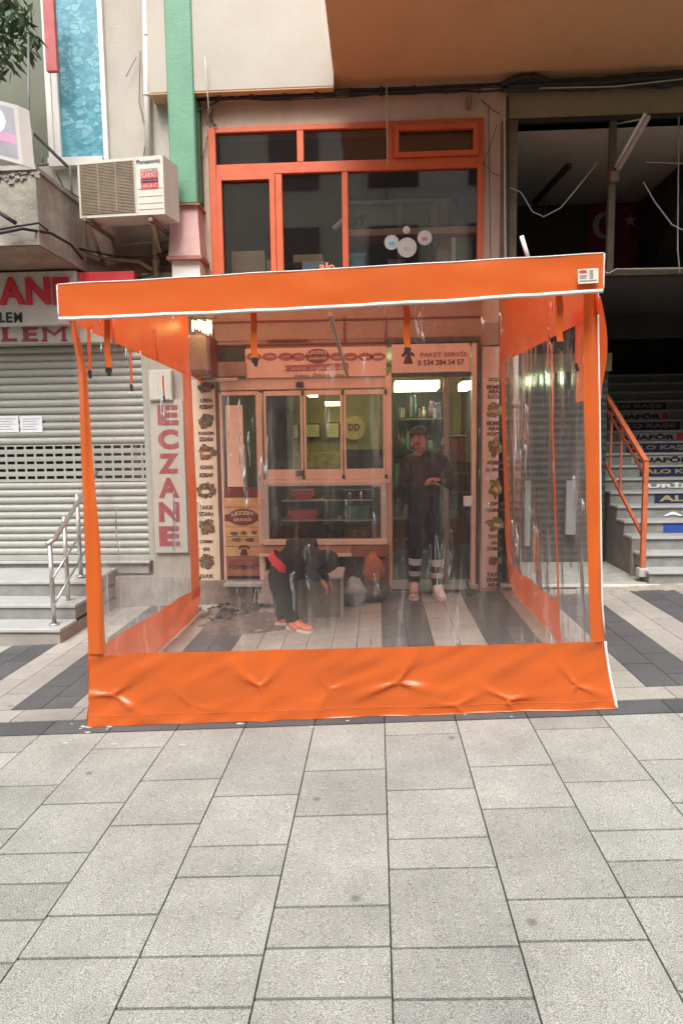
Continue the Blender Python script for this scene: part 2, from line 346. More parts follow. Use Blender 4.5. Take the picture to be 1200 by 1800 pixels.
# ================================================================== SETTING: ground and paving
SL = math.atan(.045)
g = MB().add([(-60, -40, gz(-60)-.03), (60, -40, gz(60)-.03), (60, 60, gz(60)-.03), (-60, 60, gz(-60)-.03)], [(0, 1, 2, 3)]).build('ground', M_joint, origin=(0, 0, 0)); struct(g)
pv_me = {}
def paver(parent, x0, x1, y0, y1, mat, name, gap=.0028, th=.03, dz=0.):
    k = mat.name
    if k not in pv_me:
        # unit slab with chamfered upper edge, 1 x 1, top at z = 0
        bm = bmesh.new(); bmesh.ops.create_cube(bm, size=1); 
        bmesh.ops.bevel(bm, geom=[e for e in bm.edges if all(v.co.z > 0 for v in e.verts)], offset=.007, segments=1, affect='EDGES')
        me = bpy.data.meshes.new('paver'); bm.to_mesh(me); bm.free(); me.materials.append(mat); pv_me[k] = me
    o = bpy.data.objects.new(name, pv_me[k]); COL.objects.link(o)
    cx, cy = (x0+x1)/2, (y0+y1)/2
    o.scale = (x1-x0-2*gap, y1-y0-4*gap, th); o.parent = parent
    o.location = Vector((cx, cy, gz(cx)-th/2+dz))-ORG[parent]
    o.rotation_euler = (random.uniform(-.003, .003), -SL+random.uniform(-.003, .003), 0); return o
pave = struct(thing('pavement', None, None, (0, 2.5, 0)))
X0, CW = .034, .402
cols = {  # column index k: x from X0+k*CW ; joint sight lines (px, py) read along it
    -5: [(10, 1323), (5, 1345)],
    -4: [(90, 1381), (15, 1455)], -3: [(230, 1317), (150, 1412), (80, 1498), (40, 1551)],
    -2: [(320, 1370), (280, 1448), (182, 1606), (140, 1680)], -1: [(450, 1400), (420, 1487), (400, 1539)],
    0-0: []}
joints = {-5: [], -4: [1381, 1455, 1551, 1640], -3: [1317, 1412, 1498, 1551, 1685], -2: [1370, 1448, 1606, 1681], -1: [1399, 1486, 1540], 0: []}
jl = {  # k -> (representative px, joint py list), as seen in the photograph; k counts columns from x = X0 rightwards
    -1: (600, [1354, 1433, 1593, 1665]), -2: (430, [1399, 1486, 1540]), -3: (330, [1370, 1448, 1606, 1681]),
    -4: (160, [1317, 1412, 1498, 1551]), -5: (60, [1381, 1456]), -6: (5, [1323, 1420]),
    0: (740, [1291, 1388, 1474, 1527]), 1: (870, [1347, 1422, 1582, 1656]), 2: (1000, [1281, 1375, 1462, 1516]),
    3: (1170, [1335, 1412]), 4: (1190, [1290, 1380])}
seq = [.2, .4, .2, .4, .6]
for k in range(-7, 7):
    xa, xb = X0+k*CW, X0+(k+1)*CW
    ys = [3.745]
    if k in jl:
        px, py = jl[k]
        for q in py:
            # depth of that joint at the middle of the column
            y = G(px, q).y
            ys.append(y)
    while ys[-1] > .9: ys.append(ys[-1]-random.choice([.2, .4, .4, .6]))
    for a, b in zip(ys[:-1], ys[1:]): paver(pave, xa, xb, b, a, M_pave, 'paver')
walk = struct(thing('footpath', None, None, (0, 5, 0)))
x = X0-10*CW
for k in range(-10, 9):
    xa = X0+k*CW
    paver(walk, xa, xa+CW, 3.75, 3.95, M_set_d, 'kerb_slab')
    paver(walk, xa+.1, xa+.1+CW, 3.95, 4.15, M_set_l, 'border_sett')
for k in range(-10, 9):
    xa = X0+k*CW; darkc = (k % 2 == 0) and k != -2
    yend = 6.9
    for h in (0, 1):
        y = 4.15; first = True
        yend = 6.9 if xa < 1.2 else 6.62
        while y < yend:
            L = (.42 if darkc else .6)
            if first: L *= (.5 if h else 1); first = False
            y2 = min(y+L, yend+.05)
            if y2-y > .03: paver(walk, xa+h*CW/2, xa+(h+1)*CW/2, y, y2, M_set_d if darkc else M_set_l, 'sett', .0025)
            y += L
ms_ = MB(); rm_ = random.Random(8)
for i in range(24):
    x = rm_.choice([rm_.uniform(-1.8, 1.4), rm_.gauss(-1.72, .05), rm_.uniform(-1.8, -.6)]); y = rm_.gauss(3.83, .035) if i % 5 else rm_.uniform(3.5, 3.8); s_ = rm_.uniform(.004, .014)
    n_ = 7; c = [Vector((x+s_*2.2*rm_.uniform(.5, 1.2)*math.cos(k*.9), y+s_*rm_.uniform(.5, 1.2)*math.sin(k*.9), gz(x)+.003)) for k in range(n_)]
    ms_.add(c+[Vector((x, y, gz(x)+.007))], [(k, (k+1) % n_, n_) for k in range(n_)])
tag(ms_.build('mortar_splashes', pm('mortar_white', (.45, .45, .43), .9, .2, 20), None, fix=False), 'white mortar splashes on the dark kerb along the tent skirt', 'mortar', kind='stuff')
# drifts of cement dust and dirt at the kerb are in the material; loose mud patch inside the tent
def mud(name, cx, cy, rx, ry, hgt, mat, seed, n=26):
    rnd = random.Random(seed)
    def f(u, v):
        x = cx+(u*2-1)*rx; y = cy+(v*2-1)*ry; d = math.hypot(u*2-1, v*2-1)
        q = max(0, 1-d*d*1.1)+.35*noise.noise(Vector((x*5, y*5, seed)))*max(0, 1.2-d)
        return Vector((x, y, gz(x)-.012+max(0, q)*hgt*(1+.8*noise.noise(Vector((x*14, y*14, seed+3))))))
    return MB().grid(f, n, n).build(name, mat, None, True)
M_mud = pm('cement_dirt', (.17, .135, .115), .95, .45, 14, .8, 60)
tag(mud('dirt', -1.15, 6.1, .75, .6, .022, M_mud, 3), 'grey brown dirt and cement spilled on the paving inside the tent', 'dirt', kind='stuff')
# ================================================================== buildings: walls
YF = 7.0
def X(px, py, Y=YF): return W(px, py, Y).x
def Z(px, py, Y=YF): return W(px, py, Y).z
xs_l = X(264, 800); x_p = X(345, 700)                    # end of the pharmacy shutter, end of its pillar
lb = thing('pharmacy_building', 'cream rendered building with a roller shutter and raised entrance, left of the orange tent', 'building', (-4.5, 7.2, -.2))
# wall behind AC and window
wl = MB()
zsh_t, zsh_b = Z(120, 606), Z(120, 985)
wl.box(-8, xs_l, 7.12, 7.5, zsh_t+.02, 3.2)
bx0, bx1, bz0 = X(88, 200), X(187, 200), Z(140, 290)
wl.box(-8, bx0, 7.0, 7.5, 3.2, bz0); wl.box(bx0, X(300, 200), 7.0, 7.5, 3.2, bz0)
wl.box(bx1, X(300, 200), 7.0, 7.5, bz0, 9)
wl.build('wall', M_cream, lb)
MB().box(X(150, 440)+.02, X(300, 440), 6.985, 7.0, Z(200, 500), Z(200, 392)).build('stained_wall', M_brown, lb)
MB().box(xs_l, x_p, 6.97, 7.5, gz(-2.2)-.2, Z(300, 480)).build('pillar', pm('pillar_render', (.35, .315, .27), .85, .15, 3, .3, 60, .3, (.22, .19, .15), 3, streak=True), lb)
MB().box(X(175, 1050), x_p-.003, 6.95, 7.3, gz(-2.2)-.2, Z(220, 1012)).build('plinth', M_stone, lb)
# left part behind balcony: dark green window bay
MB().box(-8, bx0, 7.02, 7.1, bz0, 9).build('louvre_shutter', pm('grey_green_film', (.13, .14, .095), .6, .15, 3), lb)
# blue window
wf = MB()
for a, b, Yq, dq in ((88, 97, 6.93, .1), (97, 108, 6.95, .08)): wf.box(X(a, 200), X(b, 200), Yq, Yq+dq, bz0, 8)
wf.box(X(92, 280), X(187, 280), 6.9, 7.0, bz0-.04, bz0+.04); wf.box(X(182, 200), X(190, 200), 6.96, 7.02, bz0, 8)
win = wf.build('window', M_white, lb, )
MB().box(X(108, 200), X(183, 200), 6.99, 7.0, bz0+.04, 8).build('pane', M_film, win)
box1('red_awning_edge', pm('faded_red', (.45, .12, .12), .7, .2, 8), lb, 78, -10, 97, 124, 6.75, .05)
# balcony slab
xc = W(70, 430, 6.0).x
bal = MB(); bal.box(-8, xc, 6.0, 7.0, Z(70, 430, 6.0), Z(68, 300, 6.0))
bs = bal.build('balcony', M_conc, lb)
MB().box(-8, xc+.02, 5.97, 7.0, Z(68, 300, 6.0), Z(68, 292, 6.0)).build('coping', M_conc, bs)
MB().box(-8, xc-.01, 6.01, 6.99, Z(70, 430, 6)-.012, Z(70, 430, 6)-.001).build('soffit', pm('peeling_soffit', (.36, .28, .22), .9, .3, 4, .5, 30, .6, (.15, .09, .06), 5), bs)
# lumps of broken render on the slab
br = MB()
rbk = random.Random(31)
for i in range(34):
    a = W(rbk.uniform(-20, 68), 300+abs(rbk.gauss(0, 11)), 5.995); s_ = rbk.uniform(.006, .024)
    p8 = [Vector((a.x+sx*s_*1.7*rbk.uniform(.4, 1.2), a.y+sy*.012, a.z+sz*s_*rbk.uniform(.3, 1))) for sz in (-1, 1) for sx, sy in ((-1, -1), (1, -1), (1, 1), (-1, 1))]
    br.hexa(p8)
br.build('broken_render', M_stone, bs)
# shutter box, shutter
MB().box(-8, X(120, 590)+.62, 6.86, 7.12, zsh_t, Z(60, 570)).build('shutter_box', pm('shutter_box', (.48, .46, .40), .5, .08, 4, dirt=.15, dcol=(.3, .28, .22)), lb)
sh = thing('roller_shutter', 'closed grey-white roller shutter with five perforated rows, left of the orange tent', 'roller shutter', (-4.5, 7.05, zsh_b))
npitch = 28; ph = (zsh_t-zsh_b-.05)/npitch
x_l, x_r = -6.2, xs_l-.045
def slat_profile(h):
    return [(.004, 0), (-.008, h*.10), (-.019, h*.28), (-.022, h*.5), (-.018, h*.74), (-.002, h*.9), (.006, h*.97)]
def plain_slat():
    m = MB(); pr = slat_profile(ph); vs = []
    for y, z in pr: vs += [(x_l, 7.05+y, zsh_b+z), (x_r, 7.05+y, zsh_b+z)]
    m.add(vs, [(2*i, 2*i+1, 2*i+3, 2*i+2) for i in range(len(pr)-1)]); return m
def slot_slat():
    m = MB(); y = 7.045
    m.box(x_l, x_r, y-.008, y, zsh_b, zsh_b+ph*.40); m.box(x_l, x_r, y-.008, y, zsh_b+ph*.80, zsh_b+ph*.98)
    xx = x_l
    while xx < x_r: m.box(xx, min(xx+.022, x_r), y-.007, y-.001, zsh_b+ph*.40, zsh_b+ph*.80); xx += .104
    return m
ps = plain_slat().build('slat', M_shut, sh, True); ss = slot_slat().build('perforated_slat', M_shut, sh)
firstp = True; firsts = True
slot_rows = {int((Z(120, q)-zsh_b)/ph) for q in ()}
top_slot = int((Z(120, 797)-zsh_b)/ph)
slots = range(top_slot-4, top_slot+1)
ps_used = ss_used = False
for i in range(npitch):
    if i in slots:
        if not ss_used: o = ss; ss_used = True
        else: o = ss.copy(); COL.objects.link(o); o.parent = sh
    else:
        if not ps_used: o = ps; ps_used = True
        else: o = ps.copy(); COL.objects.link(o); o.parent = sh
    o.location = (0, 0, i*ph+.05)
MB().cbox(x_l, x_r, 7.02, 7.06, zsh_b-.005, zsh_b+.05, .005).build('bottom_rail', M_shut, sh)
MB().box(x_l, x_r, 7.16, 7.2, zsh_b, zsh_t).build('backing', M_black, sh)
gr = MB(); gr.box(x_r, x_r+.045, 6.98, 7.08, zsh_b, zsh_t+.1); gr.build('guide_rail', M_shut, sh)
for k, (a, b) in enumerate(((-8, 33), (36, 75))):
    n = tag(box1('paper_notice', M_paper, None, a, 731, b, 760, 7.025, .001), ('white printed notice taped to the shutter, left one of two' if k == 0 else 'white printed notice taped to the shutter, right one beside the tent post'), 'notice')
    t = MB()
    for j in range(5): pxb(a+4, 736+j*4.5, b-4-(j*7 % 11), 737+j*4.5, 7.0235, .001, t)
    t.build('print_lines', M_inkg, n)
# entrance recess and steps
rec = MB(); zt = zsh_b
x_e = G(104, 1133).x
st = thing('entrance_steps', 'three grey marble steps climbing to the shuttered pharmacy entrance', 'steps', (-4, 6.3, -.2))
MB().box(-6.5, X(262, 1000), 7.0, 7.12, zt-.14, zt-.03).build('threshold_riser', M_stone, st)
MB().cbox(-6.5, X(266, 988), 6.96, 7.12, zt-.03, zt-.005, .004).build('threshold', M_marble, st)
zs_ = [Z(60, 1111-6, 5.66), Z(60, 1062, 5.98), Z(60, 1021, 6.32)]
fy = [5.66, 5.98, 6.32]; zprev = gz(-4)-.2
for i in range(3):
    y0 = fy[i]; y1 = fy[i+1] if i < 2 else 7.0; zt_ = zs_[i]
    MB().cbox(-6.5, x_e+.012, y0-.02, y1+(.0 if i < 2 else .1), zt_-.032, zt_, .005).build('tread', M_marble, st)
    MB().box(-6.5, x_e, y0, 7.0, zprev, zt_-.032).build('riser', M_marbr if i else pm('riser_rough', (.33, .31, .28), .8, .2, 8, .2, 30, .4, (.17, .14, .12), 4), st); zprev = zt_
# handrail
hr = thing('stair_handrail', 'stainless steel handrail with two slanted bars beside the left entrance steps', 'handrail', (-2.9, 6.0, 0))
hp = [(97, 1098, 952, 5.78), (122, 1060, 908, 6.12), (144, 1013, 868, 6.46)]
for (a, yb, yt, Yd) in hp:
    p, q = W(a-1, yb, Yd), W(a, yt, Yd); q.x = p.x; MB().tube([p, q], .020, 10).build('post', M_steel, hr, True)
    MB().tube([p, p+Vector((0, 0, .012))], .045, 12).build('flange', M_steel, hr, True)
MB().tube([W(84, 957, 5.68), W(97, 947, 5.78), W(153, 858, 6.60), W(170, 830, 6.9)], .021, 10).build('top_rail', M_steel, hr, True)
MB().tube([W(94, 1016, 5.76), W(150, 925, 6.5)], .010, 8).build('bar', M_steel, hr, True)
MB().tube([W(95, 1064, 5.76), W(150, 968, 6.5)], .010, 8).build('bar', M_steel, hr, True)
# signs of the pharmacy
sg = thing('pharmacy_fascia_sign', 'white signboard with raised red letters over black lettering above the shutter', 'sign', (-3.8, 6.7, Z(60, 570, 6.7)))
MB().cbox(-5.6, X(135, 520, 6.76), 6.76, 6.87, Z(60, 571, 6.76), Z(60, 477, 6.76), .006).build('board', M_sign, sg)
for ch, a, b in (('C', -150, -105), ('Z', -98, -55), ('E', -190, -155)): pass
for ch, a, b in (('A', -3, 42), ('N', 45, 87), ('E', 93, 122), ('Z', -52, -9), ('C', -100, -58), ('E', -140, -106)):
    text_px(ch, a, 487, b, 535, 6.735, depth=.03, bold=.035).build('letter', M_redl, sg)
for ch, a, b in (('L', 0, 9), ('E', 11, 22), ('M', 25, 39)): text_px(ch, a, 549, b, 567, 6.755, depth=.006, bold=.03).build('letter', M_black, sg)
sg2 = thing('shutter_box_lettering', 'red serif letters LEM stuck on the shutter box under the fascia sign', 'lettering', W(60, 600, 6.85))
for ch, a, b in (('L', 2, 32), ('E', 38, 68), ('M', 73, 118)):
    t = text_px(ch, a+3, 575, b-3, 600, 6.852, depth=.008, bold=.0 if ch == 'M' else .03)
    for (p, q) in ((a, a+(10 if ch == 'M' else 14)), (b-(10 if ch == 'M' else 14), b)):
        if ch == 'L' and p > a: continue
        pxb(p, 575, q, 578, 6.8525, .007, t); pxb(p, 597, q, 600, 6.8525, .007, t)
    t.build('letter', M_redd, sg2)
tag(MB().cbox(X(138, 490, 6.8), X(236, 490, 6.8), 6.8, 6.95, Z(190, 530, 6.8), Z(190, 477, 6.8), .01).build('red_sign_box', M_redp, None), 'blank red sign box just above the left end of the tent roof', 'sign')
ez = thing('vertical_pharmacy_sign', 'tall narrow white panel reading ECZANE downwards in dull red letters', 'sign', W(296, 970, 6.93))
box1('panel', pm('panel_grey', (.40, .375, .33), .6, .1, 5, dirt=.3, dcol=(.36, .32, .27)), ez, 268, 703, 326, 972, 6.93, .03, .004)
for i, ch in enumerate('ECZANE'):
    y0 = 712+i*42.6; text_px(ch, 277+i*.6, y0, 313+i*.6, y0+35, 6.926, depth=.005, bold=.05).build('letter', M_redd, ez)
jb = tag(box1('meter_box', pm('box_cream', (.52, .50, .43), .5, .1, 6), None, 262, 650, 302, 704, 6.9, .07, .004), 'cream meter cupboard on the pillar above the vertical sign', 'meter box')
MB().box(*(X(264, 670, 6.9), X(300, 670, 6.9), 6.895, 6.9, Z(280, 702, 6.9), Z(280, 653, 6.9))).build('door', pm('box_cream2', (.50, .48, .42), .5, .1, 6), jb)
# ------------------------------------------------------------------ AC unit
def yac(px): return 6.5-.12*(px-136)/150
ac = thing('air_conditioner', 'cream outdoor air conditioner unit with a round fan on wall brackets', 'air conditioner', W(210, 385, 6.5))
f4 = [W(136, 285, 6.5), W(286, 272, 6.38), W(288, 376, 6.38), W(140, 384, 6.5)]
dn = Vector((.06, .27, 0))
tl, tr, brr, blc = f4
bl2 = Vector((tl.x, tl.y, blc.z)); br2 = Vector((tr.x, tr.y, brr.z))
MB().hexa([bl2, br2, br2+dn, bl2+dn, tl, tr, tr+dn, tl+dn]).build('housing', M_ac, ac)
def fp(u, v, off=0.):                 # a place on the unit's front, u right, v down
    a = tl.lerp(tr, u); b = bl2.lerp(br2, u); p = a.lerp(b, v); return p+Vector((-.05, -.4, 0)).normalized()*off
mbk = MB(); mbk.add([fp(.03, .05, .002), fp(.66, .05, .002), fp(.66, .94, .002), fp(.03, .94, .002)], [(0, 1, 2, 3)]); mbk.build('grille_back', pm('grille_dark', (.10, .08, .055), .8, .3, 12), ac)
fan = MB()
def fr2(r, a, off=.003): return fp(.345+r*math.cos(a)/.84, .5+r*math.sin(a)/.56, off)
for kb in range(5):
    a0 = kb*2*math.pi/5+.3
    pts_ = [fr2(.04+.20*t/6, a0+t*.12) for t in range(7)]+[fr2(.04+.20*t/6, a0+.8+t*.04) for t in range(6, -1, -1)]
    fan.add(pts_, [tuple(range(14))])
fan.add([fr2(.06, k*.52, .0035) for k in range(12)], [tuple(range(12))])
fan.build('fan', pm('fan_grey', (.17, .135, .095), .6, .2, 9), ac, fix=False)
gl_ = MB()
n = 34
for i in range(n+1):
    v = .06+.87*i/n; gl_.bar(fp(.035, v, .007), fp(.655, v, .007), .004, .0055)
for u in (.03, .24, .45, .66): gl_.bar(fp(u, .05, .008), fp(u, .94, .008), .005, .005)
gl_.build('grille', M_acg, ac)
pl = MB()
for v in (.55, .68, .8, .9): pl.bar(fp(.70, v, .002), fp(.985, v, .002), .004, .004)
pl.bar(fp(.68, .02, .003), fp(.68, .97, .003), .006, .006)
pl.build('panel_rib', pm('rib', (.55, .52, .44), .5, .1, 6), ac)
def text_on(s, u0, u1, v0, v1, off, bold, mat, name, parent):
    t = text_mb(s, 0, 1, 0, 1, 0, depth=.0, bold=bold); m = MB(); m.f = t.f; m.v = [fp(u0+(u1-u0)*a.x, v1-(v1-v0)*a.z, off) for a in t.v]; return m.build(name, mat, parent, fix=False)
text_on('Panasonic', .70, .97, .055, .125, .004, .02, pm('blue_grey_ink', (.06, .08, .14), .5, .1, 9), 'lettering', ac)
text_on('inverter', .74, .95, .20, .25, .004, .0, M_inkg, 'lettering', ac)
for (v0, v1, mt, tx) in ((.26, .385, M_redp, 'KARAT'), (.39, .45, M_black, 'MONTAJ'), (.455, .56, M_redp, '444 24 47')):
    s_ = MB().add([fp(.74, v0, .004), fp(.94, v0, .004), fp(.94, v1, .004), fp(.74, v1, .004)], [(0, 1, 2, 3)]).build('sticker', mt, ac)
    text_on(tx, .755, .925, v0+.02, v1-.02, .006, .02, M_paper, 'print', s_)
for px in (153, 268):
    a = W(px, 392, 6.45); b = W(px+(40 if px < 200 else 32), 450, 6.95)
    t = thing('wall_bracket', 'rusty steel bracket under the %s end of the air conditioner' % ('left' if px < 200 else 'right'), 'bracket', a)
    MB().bar(a+Vector((0, -.05, .02)), Vector((a.x+.03, 6.98, a.z+.02)), .035, .03).build('arm', pm('rusty', (.22, .13, .10), .7, .4, 14), t)
    MB().bar(a, Vector((b.x-.1, 6.98, b.z)), .03, .03).build('brace', pm('rusty2', (.30, .22, .18), .6, .4, 14), t)
pp = thing('drain_pipe', 'brown waste pipe with a branch below the air conditioner', 'pipe', W(272, 470, 6.9))
MB().tube([W(274, 400, 6.92), W(275, 500, 6.92)], .033, 12).build('pipe', M_pipe, pp, True)
MB().tube([W(150, 440, 6.92), W(190, 455, 6.92), W(245, 460, 6.92), W(268, 475, 6.92)], .022, 10).build('branch', M_pipe, pp, True)
MB().tube([W(215, 432, 6.93), W(300, 424, 6.93)], .014, 8).build('branch', M_pipe, pp, True)
MB().tube([W(275, 455, 6.92), W(275, 463, 6.92)], .04, 12).build('collar', M_pipe, pp, True)
dp = thing('downpipe', 'thin white downpipe running up the wall above the air conditioner', 'pipe', W(262, 285, 6.94))
MB().tube([W(262, 290, 6.94), W(258, 150, 6.94), W(256, -40, 6.94)], .032, 12).build('pipe', M_white, dp, True)
for y in (60, 165): MB().tube([W(259, y, 6.94), W(259, y+5, 6.94)], .038, 12).build('collar', M_white, dp, True)
# ------------------------------------------------------------------ green column with pink capital
gc = thing('column', 'green painted column above a pink stepped capital, between the two shops', 'column', (X(320, 480), 7, 3))
MB().cbox(X(296, 230, 6.78), X(343, 230, 6.78), 6.78, 7.3, Z(320, 358, 6.78), 9, .012).build('shaft', M_green, gc)
MB().box(X(344, 230, 6.9), X(351, 230, 6.9), 6.9, 7.2, Z(320, 358, 6.9), 9).build('edge_strip', pm('green_dark', (.05, .12, .07), .6, .2, 9), gc)
zc = [Z(320, q, 6.76) for q in (359, 372, 392, 452, 464)]
xa, xb = X(300, 400, 6.76), X(342, 400, 6.76)
MB().cbox(xa-.03, xb+.06, 6.74, 7.2, zc[0]-.015, zc[0], .003).build('capital_lip', pm('rust_lip', (.33, .14, .11), .7, .3, 12), gc)
MB().box(xa, xb+.03, 6.78, 7.2, zc[1], zc[0]-.015).build('capital', M_pink, gc)
MB().hexa([(xa-.02, 6.72, zc[3]), (xb+.06, 6.72, zc[3]), (xb+.06, 7.2, zc[3]), (xa-.02, 7.2, zc[3]), (xa, 6.78, zc[1]), (xb+.03, 6.78, zc[1]), (xb+.03, 7.2, zc[1]), (xa, 7.2, zc[1])]).build('capital', M_pink, gc)
MB().box(xa-.035, xb+.08, 6.7, 7.2, zc[4]+.03, zc[3]).build('capital_lip', pm('rust_lip', (.33, .14, .11), .7, .3, 12), gc)
MB().box(xa, xb+.04, 6.76, 7.2, 2.86, zc[4]+.03).build('plinth', M_white, gc)
# ================================================================== middle building
mb_ = thing('kebab_shop_building', 'cream and salmon fronted building with the kebab counter, behind the tent', 'building', (-.3, 7.1, 0))
wx0, wx1 = X(370, 350), X(848, 350); wzt = Z(610, 218)
bxr = X(888, 350)
wm = MB()
wm.box(x_p, wx0, 7.0, 7.3, 2.2, 5.6); wm.box(wx1, bxr, 7.0, 7.3, 2.75, 5.6); wm.box(wx0, wx1, 7.0, 7.3, wzt, 5.6)
wm.build('wall', M_pinkw, mb_)
wz0 = Z(610, 505)
MB().box(wx0, wx1, 6.99, 7.3, 2.62, wz0).build('lintel', pm('lintel_brown', (.36, .235, .18), .7, .25, 3, .3, 40, .35, (.2, .11, .08), 3), mb_)
for (a, b, c_, d_) in ((372, 603, 680, 606), (604, 556, 607, 604), (676, 556, 679, 604), (372, 560, 845, 563), (470, 596, 540, 600)): pxb(a, b, c_, d_, 6.975, .02, None, .002).build('panel_joint', M_mar, mb_)
# soffit and white downstand beam
xbm = X(586, 130, 6.8)
MB().box(xbm, 6.5, 5.2, 7.0, 5.03, 5.3).build('soffit', M_sof, mb_)
MB().box(x_p-.3, xbm, 6.8, 7.0, 4.93, 9).build('beam', pm('beam_white', (.46, .425, .37), .8, .12, 2, .2, 40, .3, (.3, .2, .13), 4), mb_)
MB().box(x_p-.3, xbm-.004, 6.805, 6.998, 4.915, 4.929).build('beam_soffit', M_sof, mb_)
MB().box(-9, 7, 7.3, 7.6, 5.3, 9.5).build('upper_wall', M_cream, mb_)
# upper window: frame pieces with geometry, panes
uw = thing('upstairs_window', 'large orange framed shop window on the first floor, above the tent', 'window', (X(610, 480), 7, wz0))
fr = [(370, 228, 384, 500), (838, 210, 850, 500), (370, 222, 850, 234), (384, 297, 838, 308), (524, 234, 535, 297), (487, 308, 497, 500), (602, 306, 612, 500), (683, 222, 693, 297)]
Zt = Z(610, 218); Zb = wz0
zmt, zmb = Z(610, 288), Z(610, 300)
def upf(name, x0, x1, z0, z1, Yq=6.965, d=.07): return MB().cbox(x0, x1, Yq, Yq+d, z0, z1, .006).build(name, M_winor, uw)
ux = lambda p: X(p, 350)
upf('frame', wx0, ux(383), Zb, Zt); upf('frame', ux(838), wx1, Zb, Zt); upf('frame', ux(383), ux(838), Zt-.055, Zt)
upf('transom', ux(383), ux(838), zmb-.02, zmt+.02)
upf('mullion', ux(524), ux(536), zmt+.02, Zt-.055); upf('mullion', ux(681), ux(692), zmt+.02, Zt-.055)
upf('mullion', ux(484), ux(497), Zb, zmb-.02); upf('mullion', ux(601), ux(612), Zb, zmb-.02)
# casement inside the top right light, casement at left
def casement(a, b, z0, z1, wd, Yq):
    m = MB(); a, b = ux(a), ux(b)
    m.box(a, a+wd, Yq, Yq+.05, z0, z1); m.box(b-wd, b, Yq, Yq+.05, z0, z1); m.box(a+wd, b-wd, Yq, Yq+.05, z0, z0+wd); m.box(a+wd, b-wd, Yq, Yq+.05, z1-wd, z1)
    return m.build('casement', M_winor, uw)
casement(692, 838, zmt+.02, Zt-.055, .048, 6.935); casement(383, 484, Zb, zmb-.02, .05, 6.95)
for a, b, z0, z1 in ((383, 524, zmt, Zt), (536, 681, zmt, Zt), (692, 838, zmt, Zt), (383, 484, Zb, zmb), (497, 601, Zb, zmb), (612, 838, Zb, zmb)):
    MB().box(ux(a)-.003, ux(b)+.003, 7.0, 7.004, z0, z1).build('pane', M_glass, uw)
# upstairs room
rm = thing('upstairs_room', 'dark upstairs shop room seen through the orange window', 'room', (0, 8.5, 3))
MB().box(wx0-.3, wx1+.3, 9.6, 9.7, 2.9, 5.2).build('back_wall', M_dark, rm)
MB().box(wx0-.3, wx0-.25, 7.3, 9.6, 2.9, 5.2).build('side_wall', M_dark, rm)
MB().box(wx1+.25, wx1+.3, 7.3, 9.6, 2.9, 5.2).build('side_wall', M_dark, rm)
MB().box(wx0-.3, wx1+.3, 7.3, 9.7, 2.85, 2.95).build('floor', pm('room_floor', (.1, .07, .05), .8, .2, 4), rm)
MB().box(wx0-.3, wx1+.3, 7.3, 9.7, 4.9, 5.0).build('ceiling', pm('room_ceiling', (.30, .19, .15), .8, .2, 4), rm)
shf = thing('wall_shelf', 'brown wooden shelf standing behind the upstairs window', 'shelf', W(720, 400, 7.35))
box1('board', pm('shelf_wood', (.60, .36, .24), .6, .2, 9), shf, 612, 400, 838, 412, 7.12, .3, .004)
for px in (702, 765): box1('upright', pm('grey_green_metal', (.34, .40, .36), .5, .2, 9), shf, px-4, 350, px+4, 505, 7.62, .04)
box1('rail', pm('grey_green_metal', (.34, .40, .36), .5, .2, 9), shf, 612, 350, 838, 356, 7.66, .03)
box1('back_board', pm('grey_board', (.20, .24, .22), .7, .2, 6), shf, 612, 358, 838, 398, 7.72, .02)
# things on the sill and shelf
def obj1(name, label, cat, mb, mat, smooth=False, group=None): return tag(mb.build(name, mat, None, smooth), label, cat, group)
obj1('cardboard_box', 'large brown cardboard box behind the leftmost upstairs pane', 'box', pxb(407, 441, 466, 500, 7.25, .3, None, .004), M_card)
obj1('cardboard_box', 'small pale box right of the large cardboard box upstairs', 'box', pxb(469, 457, 483, 500, 7.2, .2, None, .004), pm('pale_card', (.45, .38, .3), .8, .1, 9))
obj1('carton', 'long brown carton lying above the blue and white pack upstairs', 'box', pxb(515, 447, 566, 461, 7.25, .2, None, .004), M_card)
pk = obj1('paper_pack', 'white and pale blue pack beside the orange alo letters', 'pack', pxb(531, 459, 570, 490, 7.15, .1, None, .004), pm('pale_blue', (.42, .55, .72), .6, .1, 9))
lt = thing('window_lettering', 'orange alo letters stuck on the middle upstairs pane', 'lettering', W(574, 475, 6.99))
for ch, a, b in (('a', 561, 571), ('l', 572, 576), ('o', 577, 588)): text_px(ch, a, 465 if ch != 'l' else 461, b, 475, 6.99, depth=.006, bold=.03).build('letter', pm('letter_orange', (.85, .22, .10), .5, .05, 5), lt)
bb = tag(pxb(616, 447, 641, 485, 7.12, .12, None, .006).build('plastic_basket', M_teal, None), 'teal plastic box at the foot of the third upstairs pane', 'box')
bk_ = pxb(614, 445, 643, 450, 7.11, .14, None, .003).build('rim', pm('teal_light', (.16, .45, .55), .5, .1, 9), bb)
dr = thing('power_drill', 'white handled drill with a yellow striped body on the shelf', 'drill', W(625, 400, 7.25))
MB().tube([W(586, 403, 7.22), W(603, 388, 7.22)], .028, 10).build('handle', M_white, dr, True)
MB().tube([W(612, 391, 7.25), W(645, 386, 7.25)], .045, 12).build('body', M_black, dr, True)
for dx in (0, 12, 24): MB().tube([W(615+dx, 390.5, 7.25), W(620+dx, 389.8, 7.25)], .047, 12).build('stripe', M_gold, dr, True)
